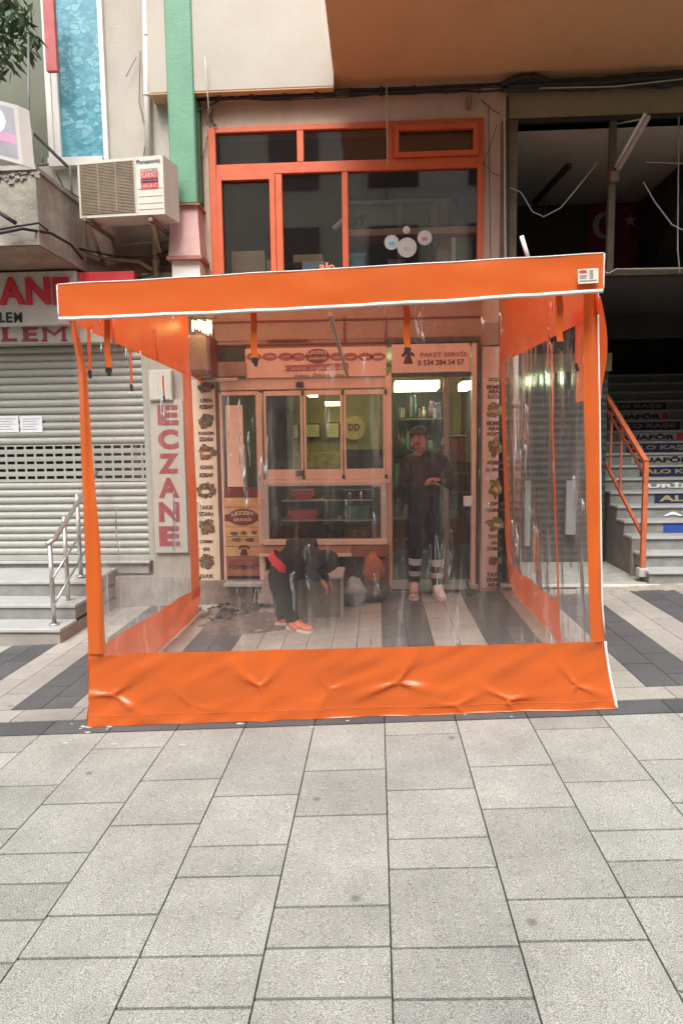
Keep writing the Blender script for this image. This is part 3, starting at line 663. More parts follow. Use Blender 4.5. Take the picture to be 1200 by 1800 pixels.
for i, (px, py, rr, mt, lb2) in enumerate(((688, 426, 12, pm('st_blue', (.10, .42, .62), .5, .1, 9), 'round sticker with a blue centre on the large upstairs pane'), (715, 435, 16, pm('st_grey', (.45, .44, .40), .5, .1, 9), 'largest round grey and white sticker on the upstairs pane'), (746, 418, 12, pm('st_pink', (.55, .15, .24), .5, .1, 9), 'round sticker with a pink centre on the upstairs pane'), (714, 404, 6, pm('st_grey', (.45, .44, .40), .5, .1, 9), 'smallest round sticker, above the large grey one'))):
    r_ = rr*7/1200/1.0*1.02; s_ = tag(MB().disc(W(px, py, 6.995), r_, r_, .003, 28).build('window_sticker', pm('sticker_white', (.50, .50, .48), .5, .1, 9), None), lb2, 'sticker')
    MB().disc(W(px, py, 6.992), r_*.66, r_*.66, .002, 24).build('printed_centre', pm('st_pale', (.55, .53, .52), .6, .05, 6), s_)
    q = MB(); pxb(px-rr*.4, py-rr*.1, px+rr*.4, py+rr*.42, 6.989, .001, q); q.build('mark', mt, s_)
pr = thing('paper_rolls', 'row of thin pale rods standing at the foot of the upstairs window', 'rods', W(697, 480, 7.1))
for i in range(8): MB().tube([W(683+i*4, 456, 7.1), W(683+i*4, 490, 7.1)], .004, 6).build('rod', M_paper, pr)
cs = thing('candle_stand', 'white slatted fence-like stand on the upstairs shelf by the plant', 'ornament', W(772, 398, 7.35))
for i in range(6): MB().bar(W(759+i*5, 398-i*.3, 7.35), W(758+i*5, 359-i*.8, 7.35), .012, .006).build('slat', pm('pale_wood', (.5, .42, .32), .7, .1, 9), cs)
def leafy(mb, c, rx, ry, rz, n, ln, wd, rnd, up=.5):
    for i in range(n):
        while True:
            p = Vector((rnd.uniform(-1, 1), rnd.uniform(-1, 1), rnd.uniform(-1, 1)))
            if p.length < 1 and (p.length > .35 or rnd.random() < .4): break
        if noise.noise(p*2.3+Vector(c)) < -.12: continue
        q = Vector(c)+Vector((p.x*rx, p.y*ry, p.z*rz)); d = Vector((rnd.uniform(-1, 1), rnd.uniform(-1, 1), rnd.uniform(-1, up))).normalized()
        s_ = d.cross(Vector((rnd.random(), rnd.random(), rnd.random()))).normalized()*wd*rnd.uniform(.6, 1.2); l = d*ln*rnd.uniform(.6, 1.3)
        mb.add([q, q+l*.5+s_, q+l, q+l*.5-s_], [(0, 1, 2, 3)])
def grass_plant(c, n, h, sp, rnd):
    m = MB()
    for i in range(n):
        a = rnd.uniform(0, 6.28); r = rnd.uniform(.1, 1)*sp; d = Vector((math.cos(a)*r, math.sin(a)*r, h*rnd.uniform(.6, 1))); s_ = Vector((-math.sin(a), math.cos(a), 0))*.006
        p0 = Vector(c)+Vector((math.cos(a)*.02, math.sin(a)*.02, 0)); m.add([p0-s_, p0+s_, p0+d*.6+s_*.8+Vector((0, 0, .03)), p0+d, p0+d*.6-s_*.8+Vector((0, 0, .03))], [(0, 1, 2, 3, 4)])
    return m
gp = thing('grassy_plant', 'spiky green plant on the shelf at the right of the upstairs window', 'plant', W(808, 398, 7.4))
grass_plant(W(808, 392, 7.4), 60, .32, .14, random.Random(4)).build('blades', pm('dull_leaf', (.06, .10, .05), .6, .3, 9), gp, fix=False)['kind'] = 'stuff'
MB().tube([W(808, 399, 7.4), W(808, 388, 7.4)], [.04, .05], 12).build('pot', M_pipe, gp, True)
obj1('round_board', 'tan round board leaning behind the right end of the upstairs window', 'board', MB().disc(W(795, 450, 7.3), .16, .24, .02, 28), M_card)
obj1('white_post', 'white upright strip in front of the tan round board', 'strip', pxb(793, 417, 801, 500, 7.15, .03, None, .003), M_white)
obj1('clear_box', 'grey clear plastic box right of the white strip upstairs', 'box', pxb(802, 415, 830, 500, 7.2, .15, None, .004), pm('clear_grey', (.22, .21, .2), .3, .3, 9))
# thin pole hanging in front of the window, cable bundle
tag(MB().tube([W(679, 138, 6.6), W(680, 215, 6.6), W(680.5, 292, 6.6)], .007, 8).build('metal_rod', pm('rod', (.42, .30, .25), .5, .2, 9), None, True), 'thin vertical metal rod hanging in front of the orange window', 'rod')
def sag(px0, py0, px1, py1, Y0, Y1, s, n=14, wob=2):
    out = []
    for i in range(n+1):
        t = i/n; out.append(W(px0+(px1-px0)*t, py0+(py1-py0)*t+s*4*t*(1-t)+wob*noise.noise(Vector((px0+t*9, py1, s)))*2, Y0+(Y1-Y0)*t))
    return out
cb = thing('cable_bundle', 'tangle of black cables running under the soffit across the whole shopfront', 'cables', W(700, 160, 6.9))
for i, (a, b, c_, d_, s_, r_) in enumerate(((340, 176, 890, 150, 2, .016), (345, 162, 890, 146, 4, .013), (345, 198, 420, 166, -4, .010), (420, 168, 885, 158, 3, .010), (345, 170, 680, 164, 8, .006), (600, 156, 760, 158, 6, .005), (890, 152, 1210, 132, 3, .03), (880, 158, 1210, 140, 5, .022), (890, 146, 1210, 126, 2, .02), (880, 150, 960, 140, -9, .03), (920, 140, 1210, 150, 8, .012))):
    MB().tube(sag(a, b, c_, d_, 6.9, 6.9, s_), r_, 7).build('cable', M_cable, cb, True)
for px in range(385, 880, 57): MB().tube([W(px, 146+(885-px)*.03, 6.88), W(px, 162+(885-px)*.03, 6.88)], .014, 7).build('clip', M_cable, cb, True)
cl = thing('loose_wires', 'thin pale and dark wires hanging round the shopfront edges', 'wires', W(890, 300, 6.9))
for pts, r_, mt in (
    (sag(862, 480, 858, 190, 6.97, 6.97, 0), .004, M_cable), (sag(888, 480, 886, 160, 6.92, 6.92, 0, wob=6), .012, M_cablew), (sag(893, 480, 892, 170, 6.9, 6.9, 0, wob=5), .010, M_cable),
    ([W(895, 330, 6.9), W(915, 338, 6.9), W(935, 372, 6.9), W(955, 381, 6.9), W(985, 365, 6.9), W(1010, 335, 6.9), W(1050, 285, 6.9)], .005, M_cablew),
    ([W(1130, 320, 6.9), W(1150, 355, 6.9), W(1180, 395, 6.9), W(1215, 412, 6.9)], .006, M_cablew),
    ([W(1135, 285, 6.9), W(1215, 288, 6.9)], .004, M_cablew), ([W(1192, 205, 6.9), W(1190, 440, 6.9), W(1194, 480, 6.9)], .006, M_cablew),
    ([W(947, 155, 6.85), W(1080, 152, 6.85), W(1205, 138, 6.85)], .006, M_cablew),
    ([W(844, 175, 6.96), W(868, 195, 6.96), W(878, 200, 6.96)], .004, M_cable), ([W(848, 290, 6.96), W(862, 255, 6.96), W(872, 220, 6.96)], .003, M_cable), ([W(848, 285, 6.96), W(865, 305, 6.96), W(880, 310, 6.96)], .003, M_cable),
    ([W(360, 100, 6.75), W(364, 150, 6.75), W(367, 190, 6.75), W(365, 220, 6.9)], .006, M_cablew),
    (sag(352, 190, 350, 440, 6.97, 6.97, 3, wob=4), .003, M_cable), (sag(375, 190, 352, 300, 6.97, 6.97, 3, wob=4), .004, M_cable),
    (sag(368, 200, 380, 222, 6.95, 6.95, 3, wob=4), .008, M_cable), (sag(347, 420, 372, 480, 6.97, 6.97, 3, wob=4), .003, M_cable),
    ([W(247, 90, 6.95), W(245, 180, 6.95), W(258, 235, 6.95), W(253, 275, 6.95)], .004, M_cable), ([W(240, 100, 6.95), W(222, 135, 6.95)], .003, M_cable)):
    MB().tube(pts, r_, 6).build('wire', mt, cl, True)
lc = thing('balcony_cables', 'black cables sagging from the balcony under the air conditioner', 'cables', W(60, 420, 5.9))
for pts, r_ in (([W(-10, 412, 5.9), W(40, 402, 5.9), W(90, 410, 6.1), W(125, 430, 6.4), W(145, 455, 6.8)], .013), ([W(-10, 405, 5.9), W(30, 398, 5.9), W(68, 392, 5.9), W(84, 405, 6.1)], .009), ([W(140, 437, 6.8), W(200, 450, 6.9), W(265, 452, 6.9), W(300, 440, 6.9)], .012), ([W(100, 305, 6.9), W(112, 330, 6.9), W(150, 355, 6.9)], .008), ([W(225, 490, 6.9), W(260, 485, 6.9), W(295, 462, 6.9)], .01), ([W(-10, 368, 5.9), W(28, 392, 5.88)], .018)):
    MB().tube(pts, r_, 7).build('cable', M_cable, lc, True)
tag(box1('cctv_bracket', M_pipe, None, 820, 168, 829, 188, 6.9, .08, .008), 'small brown bracket on the wall above the orange window', 'bracket')
# railing and light box on the balcony
rl = thing('balcony_railing', 'rusty thin metal railing on the left balcony edge', 'railing', W(60, 290, 6.05))
M_rail = pm('rail_grey', (.16, .17, .16), .5, .4, 14)
for a, b, r_ in ((W(52, 293, 6.02), W(50, 60, 6.02), .010), (W(57, 293, 6.02), W(56, 228, 6.02), .014), (W(46, 293, 6.02), W(45, 222, 6.02), .009), (W(57, 232, 6.02), W(118, 292, 6.9), .016), (W(52, 291, 6.02), W(85, 289, 6.2), .012), (W(123, 292, 6.9), W(127, 345, 6.9), .012), (W(75, 262, 6.25), W(76, 290, 6.25), .009)):
    MB().tube([a, b], r_, 8).build('bar', M_rail, rl, True)
MB().cbox(*(W(43, 222, 6).x, W(47, 222, 6).x, 5.98, 6.03, Z(45, 226, 6), Z(45, 219, 6)), .003).build('cap', M_black, rl)
lbx = thing('projecting_light_box', 'white framed light box sign with a pink band, hung left of the balcony', 'sign', W(0, 290, 5.5))
A, B = W(-75, 157, 5.3), W(31, 185, 5.62); A2 = W(-75, 262, 5.3); B2 = W(42, 290, 5.62); B2 = Vector((B.x+.02, B.y, B2.z)); A2 = Vector((A.x+.02, A.y, A2.z))
dd = Vector((.05, .09, 0))
MB().hexa([A2, B2, B2+dd, A2+dd, A, B, B+dd, A+dd]).build('case', M_white, lbx)
def lp(u, v, off): return A.lerp(B, u).lerp(A2.lerp(B2, u), v)-dd.normalized()*off
def lq(u0, u1, v0, v1, off): return MB().add([lp(u0, v0, off), lp(u1, v0, off), lp(u1, v1, off), lp(u0, v1, off)], [(0, 1, 2, 3)])
lq(.06, .93, .07, .93, .003).build('face', pm('face_grey', (.42, .43, .47), .4, .3, 2), lbx, fix=False)
lq(.06, .93, .52, .68, .006).build('band', pm('pink_band', (.75, .42, .62), .4, .1, 5), lbx, fix=False)
ci = MB(); ci.add([lp(.5+.27*math.cos(k*.2618), .33+.25*math.sin(k*.2618), .009) for k in range(24)], [tuple(range(24))]); ci.build('glowing_disc', M_lampw, lbx, fix=False)
bp = thing('balcony_plant', 'tall leafy shrub growing on the left balcony, top left corner', 'plant', (-3.75, 6.4, 3.9))
rnd = random.Random(5); tr_ = MB().tube([(-3.9, 6.4, 3.9), (-3.85, 6.35, 4.5), (-3.7, 6.3, 5.1)], [.03, .025, .012], 8); tr_.build('stem', M_pipe, bp, True)
lf = MB(); leafy(lf, (-3.45, 6.1, 5.27), .62, .35, .44, 1700, .13, .022, rnd, -.2); lf.build('foliage', M_leaf, bp, fix=False)['kind'] = 'stuff'
MB().tube([(-3.9, 6.4, 3.89), (-3.9, 6.4, 4.1)], [.11, .15], 14).build('pot', M_pipe, bp, True)
# ================================================================== shopfront of the kebab shop (inside the tent)
sf = thing('shopfront', 'tent-tinted salmon framed kebab shopfront with folding windows, glass door and menu panels', 'shopfront', (-.4, 7, 0))
Ys = 6.97
lintel = MB().box(X(375, 600), X(895, 600), 7.0, 7.3, Z(600, 612), 2.75).build('lintel', pm('lintel_brown', (.36, .235, .18), .7, .25, 3, .3, 40, .35, (.2, .11, .08), 3), sf)
def sb(name, mat, x0, y0, x1, y1, Y=Ys, d=.06, c=.005, par=None): return pxb(x0, y0, x1, y1, Y, d, None, c).build(name, mat, par or sf)
sb('sill_beam', M_salm, 385, 664, 686, 684, 6.96, .1)
# left narrow fixed pane with panel below
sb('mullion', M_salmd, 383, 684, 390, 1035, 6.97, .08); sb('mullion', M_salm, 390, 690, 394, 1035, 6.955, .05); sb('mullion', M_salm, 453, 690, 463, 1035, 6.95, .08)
sb('rail', M_salm, 389, 688, 453, 695, 6.95, .05)
sb('pale_blind', pm('blind', (.80, .55, .42), .7, .05, 3), 398, 712, 428, 856, 6.988, .008)
sb('pane', M_glass2, 394, 694, 453, 858, 7.0, .004, 0)
sb('maroon_panel', M_mar, 394, 857, 458, 874, 6.965, .03)
wp = thing('wooden_poster', 'orange plank board poster with oval logo and telephone symbol, beside the counter', 'poster', W(428, 1012, 6.96))
yy = 875
for i in range(8):
    h = 17.3; pxb(394, yy+i*h, 460, yy+(i+1)*h-.8, 6.96, .02, None, .003).build('plank', M_wood if i < 6 else M_woodr, wp)
def oval(a): return 1
MB().disc(W(427, 909, 6.955), .155, .088, .004, 30).build('logo_oval', M_mar, wp)
q = MB(); pxb(394, 904, 460, 916, 6.956, .003, q); q.build('logo_band', M_mar, wp)
text_px('LEZZET', 407, 902, 447, 908, 6.951, depth=.003, bold=.03, arc=.022).build('lettering', M_ban, wp)
text_px('DURAĞI', 411, 909, 442, 916, 6.951, depth=.003, bold=.02).build('lettering', M_ban, wp)
def phone(px, py, s, Y, parent, mat):
    m = MB(); c = W(px, py, Y)
    m.prism([(-1*s, .55*s), (-.6*s, .95*s), (.6*s, .95*s), (1*s, .55*s), (.95*s, .25*s), (.6*s, .3*s), (.5*s, .55*s), (-.5*s, .55*s), (-.6*s, .3*s), (-.95*s, .25*s)], c, .004)
    m.prism([(-.35*s, .35*s), (.35*s, .35*s), (.75*s, -.8*s), (-.75*s, -.8*s)], c, .004); return m.build('telephone_symbol', mat, parent)
for (px, py, rx, rz, tt) in ((412, 938, 8, 4, .4), (428, 937, 6, 4, -.6), (447, 936, 6, 3.5, .3), (416, 949, 9, 4, .2), (439, 949, 9, 4, .2)):
    MB().disc(W(px, py, 6.956), rx*.0055, rz*.0055, .003, 12, lambda a: .75+.35*abs(math.sin(a*1.5+tt))).build('food_picture', M_food, wp)
phone(429, 968, .06, 6.955, wp, M_ink)
text_px('PAKET SERVİS', 402, 982, 455, 989, 6.956, depth=.003, bold=.02).build('lettering', M_redd, wp)
text_px('0 534 284 54 57', 402, 992, 457, 1001, 6.956, depth=.003, bold=.03).build('lettering', M_ink, wp)
# folding windows: four leaves
fw = thing('folding_window', 'four-leaf tent-tinted salmon aluminium folding serving window over the food counter', 'window', W(570, 845, 6.9))
edges = [461, 532, 601.5, 677]
edges = [463, 532, 602, 640, 677]
edges = [463, 533, 603, 678]
for i in range(3):
    a, b = edges[i], edges[i+1]; z0, z1 = Z(570, 842, 6.92), Z(570, 686, 6.92); xa_, xb_ = X(a, 760, 6.92)+.006, X(b, 760, 6.92)-.006
    lf_ = MB(); wd = .022
    lf_.cbox(xa_, xa_+wd, 6.92, 6.96, z0, z1, .004); lf_.cbox(xb_-wd, xb_, 6.92, 6.96, z0, z1, .004); lf_.box(xa_+wd, xb_-wd, 6.922, 6.958, z1-.045, z1); lf_.box(xa_+wd, xb_-wd, 6.922, 6.958, z0, z0+.1)
    leaf = lf_.build('leaf', M_salm, fw)
    MB().box(xa_+wd, xb_-wd, 6.94, 6.944, z0+.1, z1-.045).build('pane', M_glass2, leaf)
    MB().cbox(xb_-.006, xb_+.018, 6.905, 6.925, z1-.05, z1+.0, .003).build('hinge', M_black, leaf); MB().cbox(xb_-.006, xb_+.018, 6.905, 6.925, z0-.01, z0+.04, .003).build('hinge', M_black, leaf)
    if i == 0:
        for q in (676, 832): pxb(520, q-5, 533, q+5, 6.90, .03, None, .003).build('latch', M_black, leaf)
MB().box(X(463, 846, 6.92), X(685, 846, 6.92), 6.9, 7.0, Z(570, 850, 6.92), Z(570, 842.5, 6.92)).build('track', M_salm, fw)
sb('mullion', M_salm, 677, 660, 689, 1040, 6.93, .1)
# display counter
ctr = thing('display_counter', 'glass fronted refrigerated food counter with two shelves under the folding window', 'counter', W(570, 985, 6.9))
M_alu = pm('counter_alu', (.46, .40, .35), .4, .1, 9)
for a, b in ((462, 472), (669, 680)): pxb(a, 850, b, 955, 6.88, .06, None, .004).build('frame', M_alu, ctr)
pxb(472, 848, 669, 854, 6.88, .06, None, .003).build('frame', M_alu, ctr); pxb(462, 948, 680, 958, 6.86, .1, None, .004).build('frame', M_salm, ctr)
pxb(472, 854, 669, 948, 6.90, .004).build('front_glass', M_glass2, ctr)
pxb(455, 850, 690, 958, 7.5, .02).build('back', pm('counter_back', (.10, .125, .10), .4, .4, 9), ctr)
MB().box(X(462, 950), X(680, 950), 6.9, 7.5, Z(570, 956)-.02, Z(570, 954)).build('tray_floor', pm('counter_floor', (.16, .10, .08), .5, .3, 9), ctr)
for y in (879, 914): pxb(494, y, 655, y+2, 6.96, .35).build('shelf', pm('shelf_edge', (.8, .76, .7), .3, .1, 9), ctr)
MB().box(X(655, 900, 6.98), X(668, 900, 6.98), 6.98, 7.3, Z(660, 948, 6.98), Z(660, 856, 6.98)).build('end_panel', pm('grey_end', (.20, .19, .18), .5, .2, 8), ctr)
MB().tube([W(483, 947, 7.0), W(483, 892, 7.0)], .045, 14).build('canister', pm('green_grey', (.10, .13, .11), .3, .3, 9), ctr, True)
rr_ = random.Random(9)
for (a, b, y, nm, mt, lab) in ((512, 548, 879, 'red_tray', pm('tray_red', (.85, .12, .14), .5, .3, 30), 'red tray of meat on the upper glass shelf'), (505, 556, 914, 'red_tray', pm('tray_red', (.85, .12, .14), .5, .3, 30), 'red meat tray on the lower glass shelf'), (602, 650, 914, 'green_tray', pm('green_tray', (.06, .30, .22), .4, .3, 9), 'green tray on the lower glass shelf'), (605, 648, 948, 'salad_tray', M_foodg, 'salad tray on the counter floor'), (600, 650, 879, 'steel_pan', M_dark2, 'dark pan on the upper glass shelf')):
    t = pxb(a, y-17 if nm != 'green_tray' else y-26, b, y-.5, 7.05, .22, None, .006); tag(t.build(nm, mt, None), lab, 'tray')
fd = MB()
for i in range(150):
    c = W(rr_.uniform(496, 655), rr_.choice([875, 909, 943]), rr_.uniform(7.0, 7.25)); s_ = rr_.uniform(.012, .03)
    fd.tube([c-Vector((s_, 0, 0)), c+Vector((s_, 0, .004))], [s_*.5, s_*.6], 6)
tag(fd.build('food', M_food, None, True), 'pieces of meat and vegetables lying on the counter shelves', 'food', kind='stuff')
# ledge planks and base under the counter
led = thing('counter_ledge', 'salmon and red wooden plank ledge under the display counter', 'ledge', W(570, 985, 6.9))
pxb(455, 959, 618, 973, 6.88, .1, None, .003).build('plank', pm('plank_a', (.42, .21, .14), .6, .2, 9), led)
pxb(455, 973.5, 618, 979, 6.85, .13, None, .003).build('plank', M_salm, led)
pxb(618.5, 958.5, 684, 979, 6.87, .11, None, .003).build('plank', M_woodr, led)
MB().box(X(463, 1000), X(684, 1000), 7.15, 7.3, gz(-.5)-.1, Z(570, 979)).build('kick_wall', M_brown, led)
MB().box(X(640, 1000), X(684, 1000), 6.92, 7.15, gz(0)-.1, Z(570, 979)).build('red_panel', M_woodr, led)
MB().box(X(347, 1000), X(463, 1000), 6.9, 7.3, gz(-1.5)-.1, Z(400, 1018)).build('base_step', pm('dirty_base', (.24, .17, .14), .9, .35, 8, .6, 30, .4, (.1, .07, .05), 5), led)
MB().cbox(X(394, 1030, 6.8), X(500, 1030, 6.8), 6.78, 7.1, Z(450, 1031, 6.8), Z(450, 1025, 6.8), .003).build('marble_sill', M_marble, led)
# door
dz0, dz1 = Z(765, 1032), Z(765, 655)
dr_ = thing('shop_door', 'dark glass double door of the kebab shop standing behind the man', 'door', W(765, 1032, 7))
def db(name, mat, x0, y0, x1, y1, Y=6.96, d=.06, c=.004): return pxb(x0, y0, x1, y1, Y, d, None, c).build(name, mat, dr_)
db('frame', M_dark2, 679, 594, 843, 602, 6.94, .08); db('frame', M_dark2, 838, 602, 844, 1034, 6.94, .08)
db('frame', M_salm, 828, 602, 837, 1032); db('frame', M_salm, 683, 655, 688, 1034); db('rail', M_dark2, 688, 655, 828, 662)
db('stile', pm('stile', (.24, .19, .15), .5, .2, 9), 779, 662, 789, 1030, 6.98, .04); db('threshold', M_marble, 688, 1029, 840, 1036, 6.9, .3)
pxb(688, 662, 828, 1029, 7.0, .004).build('pane', M_glass2, dr_)
pxb(814, 872, 830, 890, 6.93, .03, None, .004).build('handle', M_white, dr_)
ds = thing('door_sign', 'tent-tinted salmon sign over the glass door with telephone symbol and phone number', 'sign', W(765, 650, 6.95))
pxb(688, 604, 826, 654, 6.95, .03, None, .003).build('board', M_signp, ds)
phone(717, 630, .065, 6.945, ds, M_ink)
text_px('PAKET SERVİS', 738, 617, 820, 627, 6.945, depth=.003, bold=.01).build('lettering', M_redd, ds); text_px('0 534 284 54 57', 734, 632, 815, 642, 6.945, depth=.003, bold=.02).build('lettering', M_ink, ds)
# main sign with chain ornament
ms = thing('kebab_shop_sign', 'tent-tinted pinkish signboard with maroon chain ornament and oval logo above the counter', 'sign', W(560, 662, 6.9))
pxb(431, 611, 679, 663, 6.92, .06, None, .004).build('board', M_signp, ms)
MB().disc(W(558, 626, 6.913), .12, .072, .005, 30).build('logo_oval', M_mar, ms)
text_px('LEZZET', 541, 619, 575, 624, 6.908, depth=.003, bold=.03, arc=.015).build('lettering', M_signp, ms); text_px('DURAĞI', 543, 626, 573, 632, 6.908, depth=.003, bold=.02).build('lettering', M_signp, ms)
for px in (446, 474, 502, 524, 592, 616, 642, 664):
    c = W(px, 627, 6.915); m = MB(); n_ = 22; vs = []; rx, rz = .074, .040
    for k in range(n_):
        a = 2*math.pi*k/n_
        vs += [c+Vector((rx*math.cos(a), 0, rz*math.sin(a))), c+Vector((rx*.60*math.cos(a), 0, rz*.30*math.sin(a))), c+Vector((rx*math.cos(a), .005, rz*math.sin(a))), c+Vector((rx*.60*math.cos(a), .005, rz*.30*math.sin(a)))]
    fs = []
    for k in range(n_):
        j = (k+1) % n_; fs += [(4*k, 4*j, 4*j+1, 4*k+1), (4*k, 4*k+2, 4*j+2, 4*j), (4*k+1, 4*j+1, 4*j+3, 4*k+3)]
    m.add(vs, fs); m.build('chain_link', pm('dull_maroon', (.30, .09, .085), .5, .2, 9), ms)
pxb(432, 626, 678, 628, 6.9165, .002).build('chain_band', pm('dull_maroon', (.30, .09, .085), .5, .2, 9), ms)
rb = MB().prism([(-.3, .03), (.34, .045), (.34, -.02), (-.3, -.028), (-.27, 0)], W(552, 647, 6.913), .005); rb.build('ribbon', pm('dull_maroon', (.30, .09, .085), .5, .2, 9), ms)
text_px('ADANA · DÖNER · IZGARA', 512, 644, 602, 650, 6.908, depth=.003).build('lettering', M_signp, ms)
text_px('Adana  Dürüm  Usta', 516, 657, 604, 662, 6.913, depth=.003, italic=.3).build('lettering', M_ink, ms)
# grey cassette, awning box at the left top of the shop
ub = thing('extractor_hood', 'grey rounded metal box above the left menu banner inside the tent', 'extractor', W(335, 655, 6.5))
pxb(318, 588, 362, 655, 6.45, .4, None, .03).build('casing', pm('hood_grey', (.30, .24, .21), .5, .2, 6), ub); pxb(362, 590, 370, 655, 6.6, .3).build('side', M_mar, ub)
pxb(372, 610, 430, 640, 6.93, .1).build('dark_slot', M_black, ub); pxb(370, 636, 432, 662, 6.88, .1, None, .006).build('panel', pm('slot_panel', (.26, .16, .13), .5, .2, 6), ub)
MB().tube([W(355, 668, 6.85), W(418, 668, 6.85)], .022, 10).build('roller', pm('roller', (.45, .36, .32), .4, .1, 6), ub, True)
yl = thing('yellow_glow', 'bright warm yellow glowing cluster under the canopy beside the grey hood', 'lamp', W(355, 590, 6.3))  # emissive tubes and wire added for a bright yellow patch
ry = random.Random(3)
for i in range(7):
    a = 339+i*5.2; q0 = W(a, 562+ry.uniform(0, 4), 6.3); q1 = W(a+ry.uniform(-1, 2), 578+ry.uniform(0, 12), 6.3); MB().tube([q0, q0.lerp(q1, .5)+Vector((.008*math.sin(i*2), 0, 0)), q1], [.006, .013, .005], 7).build('glow_tube', M_lampy, yl, True)
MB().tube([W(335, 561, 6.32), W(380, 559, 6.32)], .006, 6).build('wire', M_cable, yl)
# menu banners
def banner(name, label, x0, x1, y0, y1, items, mat, fm):
    t = thing(name, label, 'menu banner', W((x0+x1)/2, y1, 6.95)); pxb(x0, y0, x1, y1, 6.95, .015, None, .003).build('sheet', mat, t)
    xm = (x0+x1)/2
    for it in items:
        if isinstance(it, tuple) and it[0] == 'img':
            _, py, rx, rz, sd = it; r2 = random.Random(sd); ph_ = r2.uniform(0, 6)
            k3 = r2.choice([2, 3, 4, 5]); k7 = r2.choice([5, 6, 8]); MB().disc(W(xm+r2.uniform(-1, 1), py, 6.945), rx*.0064, rz*.0062, .003, 40, lambda a: .86+.13*math.sin(a*k3+ph_)+.07*math.sin(a*k7+ph_*2)+.05*math.sin(a*11)).build('food_picture', fm, t)
            MB().disc(W(xm+r2.uniform(-3, 3), py+rz*.15, 6.942), rx*.0028, rz*.0020, .002, 14, lambda a: .8+.2*math.sin(a*2+ph_)).build('food_picture', (M_ban, M_woodr, M_leaf, M_wood)[sd % 4], t)
        else:
            s_, py, hw = it; text_px(s_, xm-hw, py-3.6, xm+hw, py+3.6, 6.945, depth=.003, bold=.03).build('lettering', M_ink, t)
    return t
banner('menu_banner', 'narrow tan menu banner with kebab pictures left of the folding window', 343, 383, 668, 1040,
    [('img', 680, 14, 12, 1), ('URFA', 704, 11), ('KEBAP', 715, 12), ('img', 740, 15, 13, 2), ('KARIŞIK', 762, 14), ('IZGARA', 772, 12), ('img', 795, 16, 14, 3), ('ADANA', 821, 12), ('KEBAP', 835, 12), ('img', 862, 16, 17, 4), ('TAVUK', 892, 12), ('IZGARA', 903, 13), ('img', 926, 15, 15, 5), ('ÇÖBEK', 952, 12), ('ŞİŞ', 965, 6), ('img', 987, 16, 13, 6), ('TAVUK', 1013, 12), ('ŞİŞ', 1026, 6)], M_ban, M_food)
banner('menu_banner', 'narrow pink menu banner listing wraps, right of the glass door', 847, 893, 665, 1034,
    [('img', 667, 12, 3, 8), ('EKMEK', 680, 15), ('ARASI', 688, 13), ('SUCUK', 697, 14), ('img', 721, 17, 13, 7), ('EKMEK', 744, 15), ('ARASI', 753, 13), ('KÖFTE', 762, 14), ('img', 786, 12, 17, 9), ('ADANA', 813, 15), ('DÜRÜM', 825, 16), ('img', 858, 11, 18, 11), ('KÖFTE', 885, 15), ('DÜRÜM', 896, 16), ('img', 921, 15, 13, 12), ('TAVUK', 943, 13), ('ŞİŞ', 954, 7), ('DÜRÜM', 964, 14), ('img', 986, 13, 8, 13), ('TAVUK', 1010, 15), ('EKMEK', 1019, 15), ('ARASI', 1028, 14)], M_banr, M_foodg)
MB().box(X(844, 800), bxr, 6.966, 7.3, gz(1.2)-.1, Z(860, 610)).build('pier', pm('lintel_salmon', (.56, .40, .31), .7, .15, 4), sf)
MB().box(x_p+.002, X(383, 800), 6.967, 7.3, gz(-1.7)-.1, 2.62).build('pier', pm('lintel_salmon', (.56, .40, .31), .7, .15, 4), sf)
# shop interior
ri = thing('kebab_shop_interior', 'olive walled kebab shop room lit by ceiling lamps behind the glass', 'room', (-.2, 8.8, 0))
rx0, rx1 = X(383, 900)-.1, X(838, 900)+.1
MB().box(rx0, rx1, 9.2, 9.3, -.1, 2.7).build('back_wall', M_olv, ri); MB().box(rx0-.05, rx0, 7.3, 9.2, -.1, 2.7).build('side_wall', M_olv, ri); MB().box(rx1, rx1+.05, 7.3, 9.2, -.1, 2.7).build('side_wall', M_dark, ri)
MB().box(rx0, rx1, 7.3, 9.2, -.15, .02).build('floor', M_dark2, ri); MB().box(rx0, rx1, 7.3, 9.2, 2.56, 2.62).build('ceiling', pm('shop_ceiling', (.15, .12, .06), .8, .1, 3), ri)
MB().box(X(463, 800, 7.7), X(505, 800, 7.7), 7.7, 8.3, .9, 2.3).build('dark_cabinet', M_dark, ri)
def lampo(lb2, x0, y0, x1, y1, Y, d, mt): return tag(pxb(x0, y0, x1, y1, Y, d, None, .004).build('ceiling_lamp', mt, None), lb2, 'lamp')
lampo('long white ceiling lamp glowing behind the glass door', 694, 669, 772, 683, 7.8, .5, M_lamp)
lampo('short white ceiling lamp at the right of the glass door', 812, 670, 829, 683, 7.9, .4, M_lamp)
lampo('oval warm ceiling lamp behind the middle folding leaf', 571, 706, 598, 712, 8.6, .2, M_lampy)
lampo('small white ceiling lamp behind the left folding leaf', 540, 691, 556, 696, 8.2, .2, M_lamp)
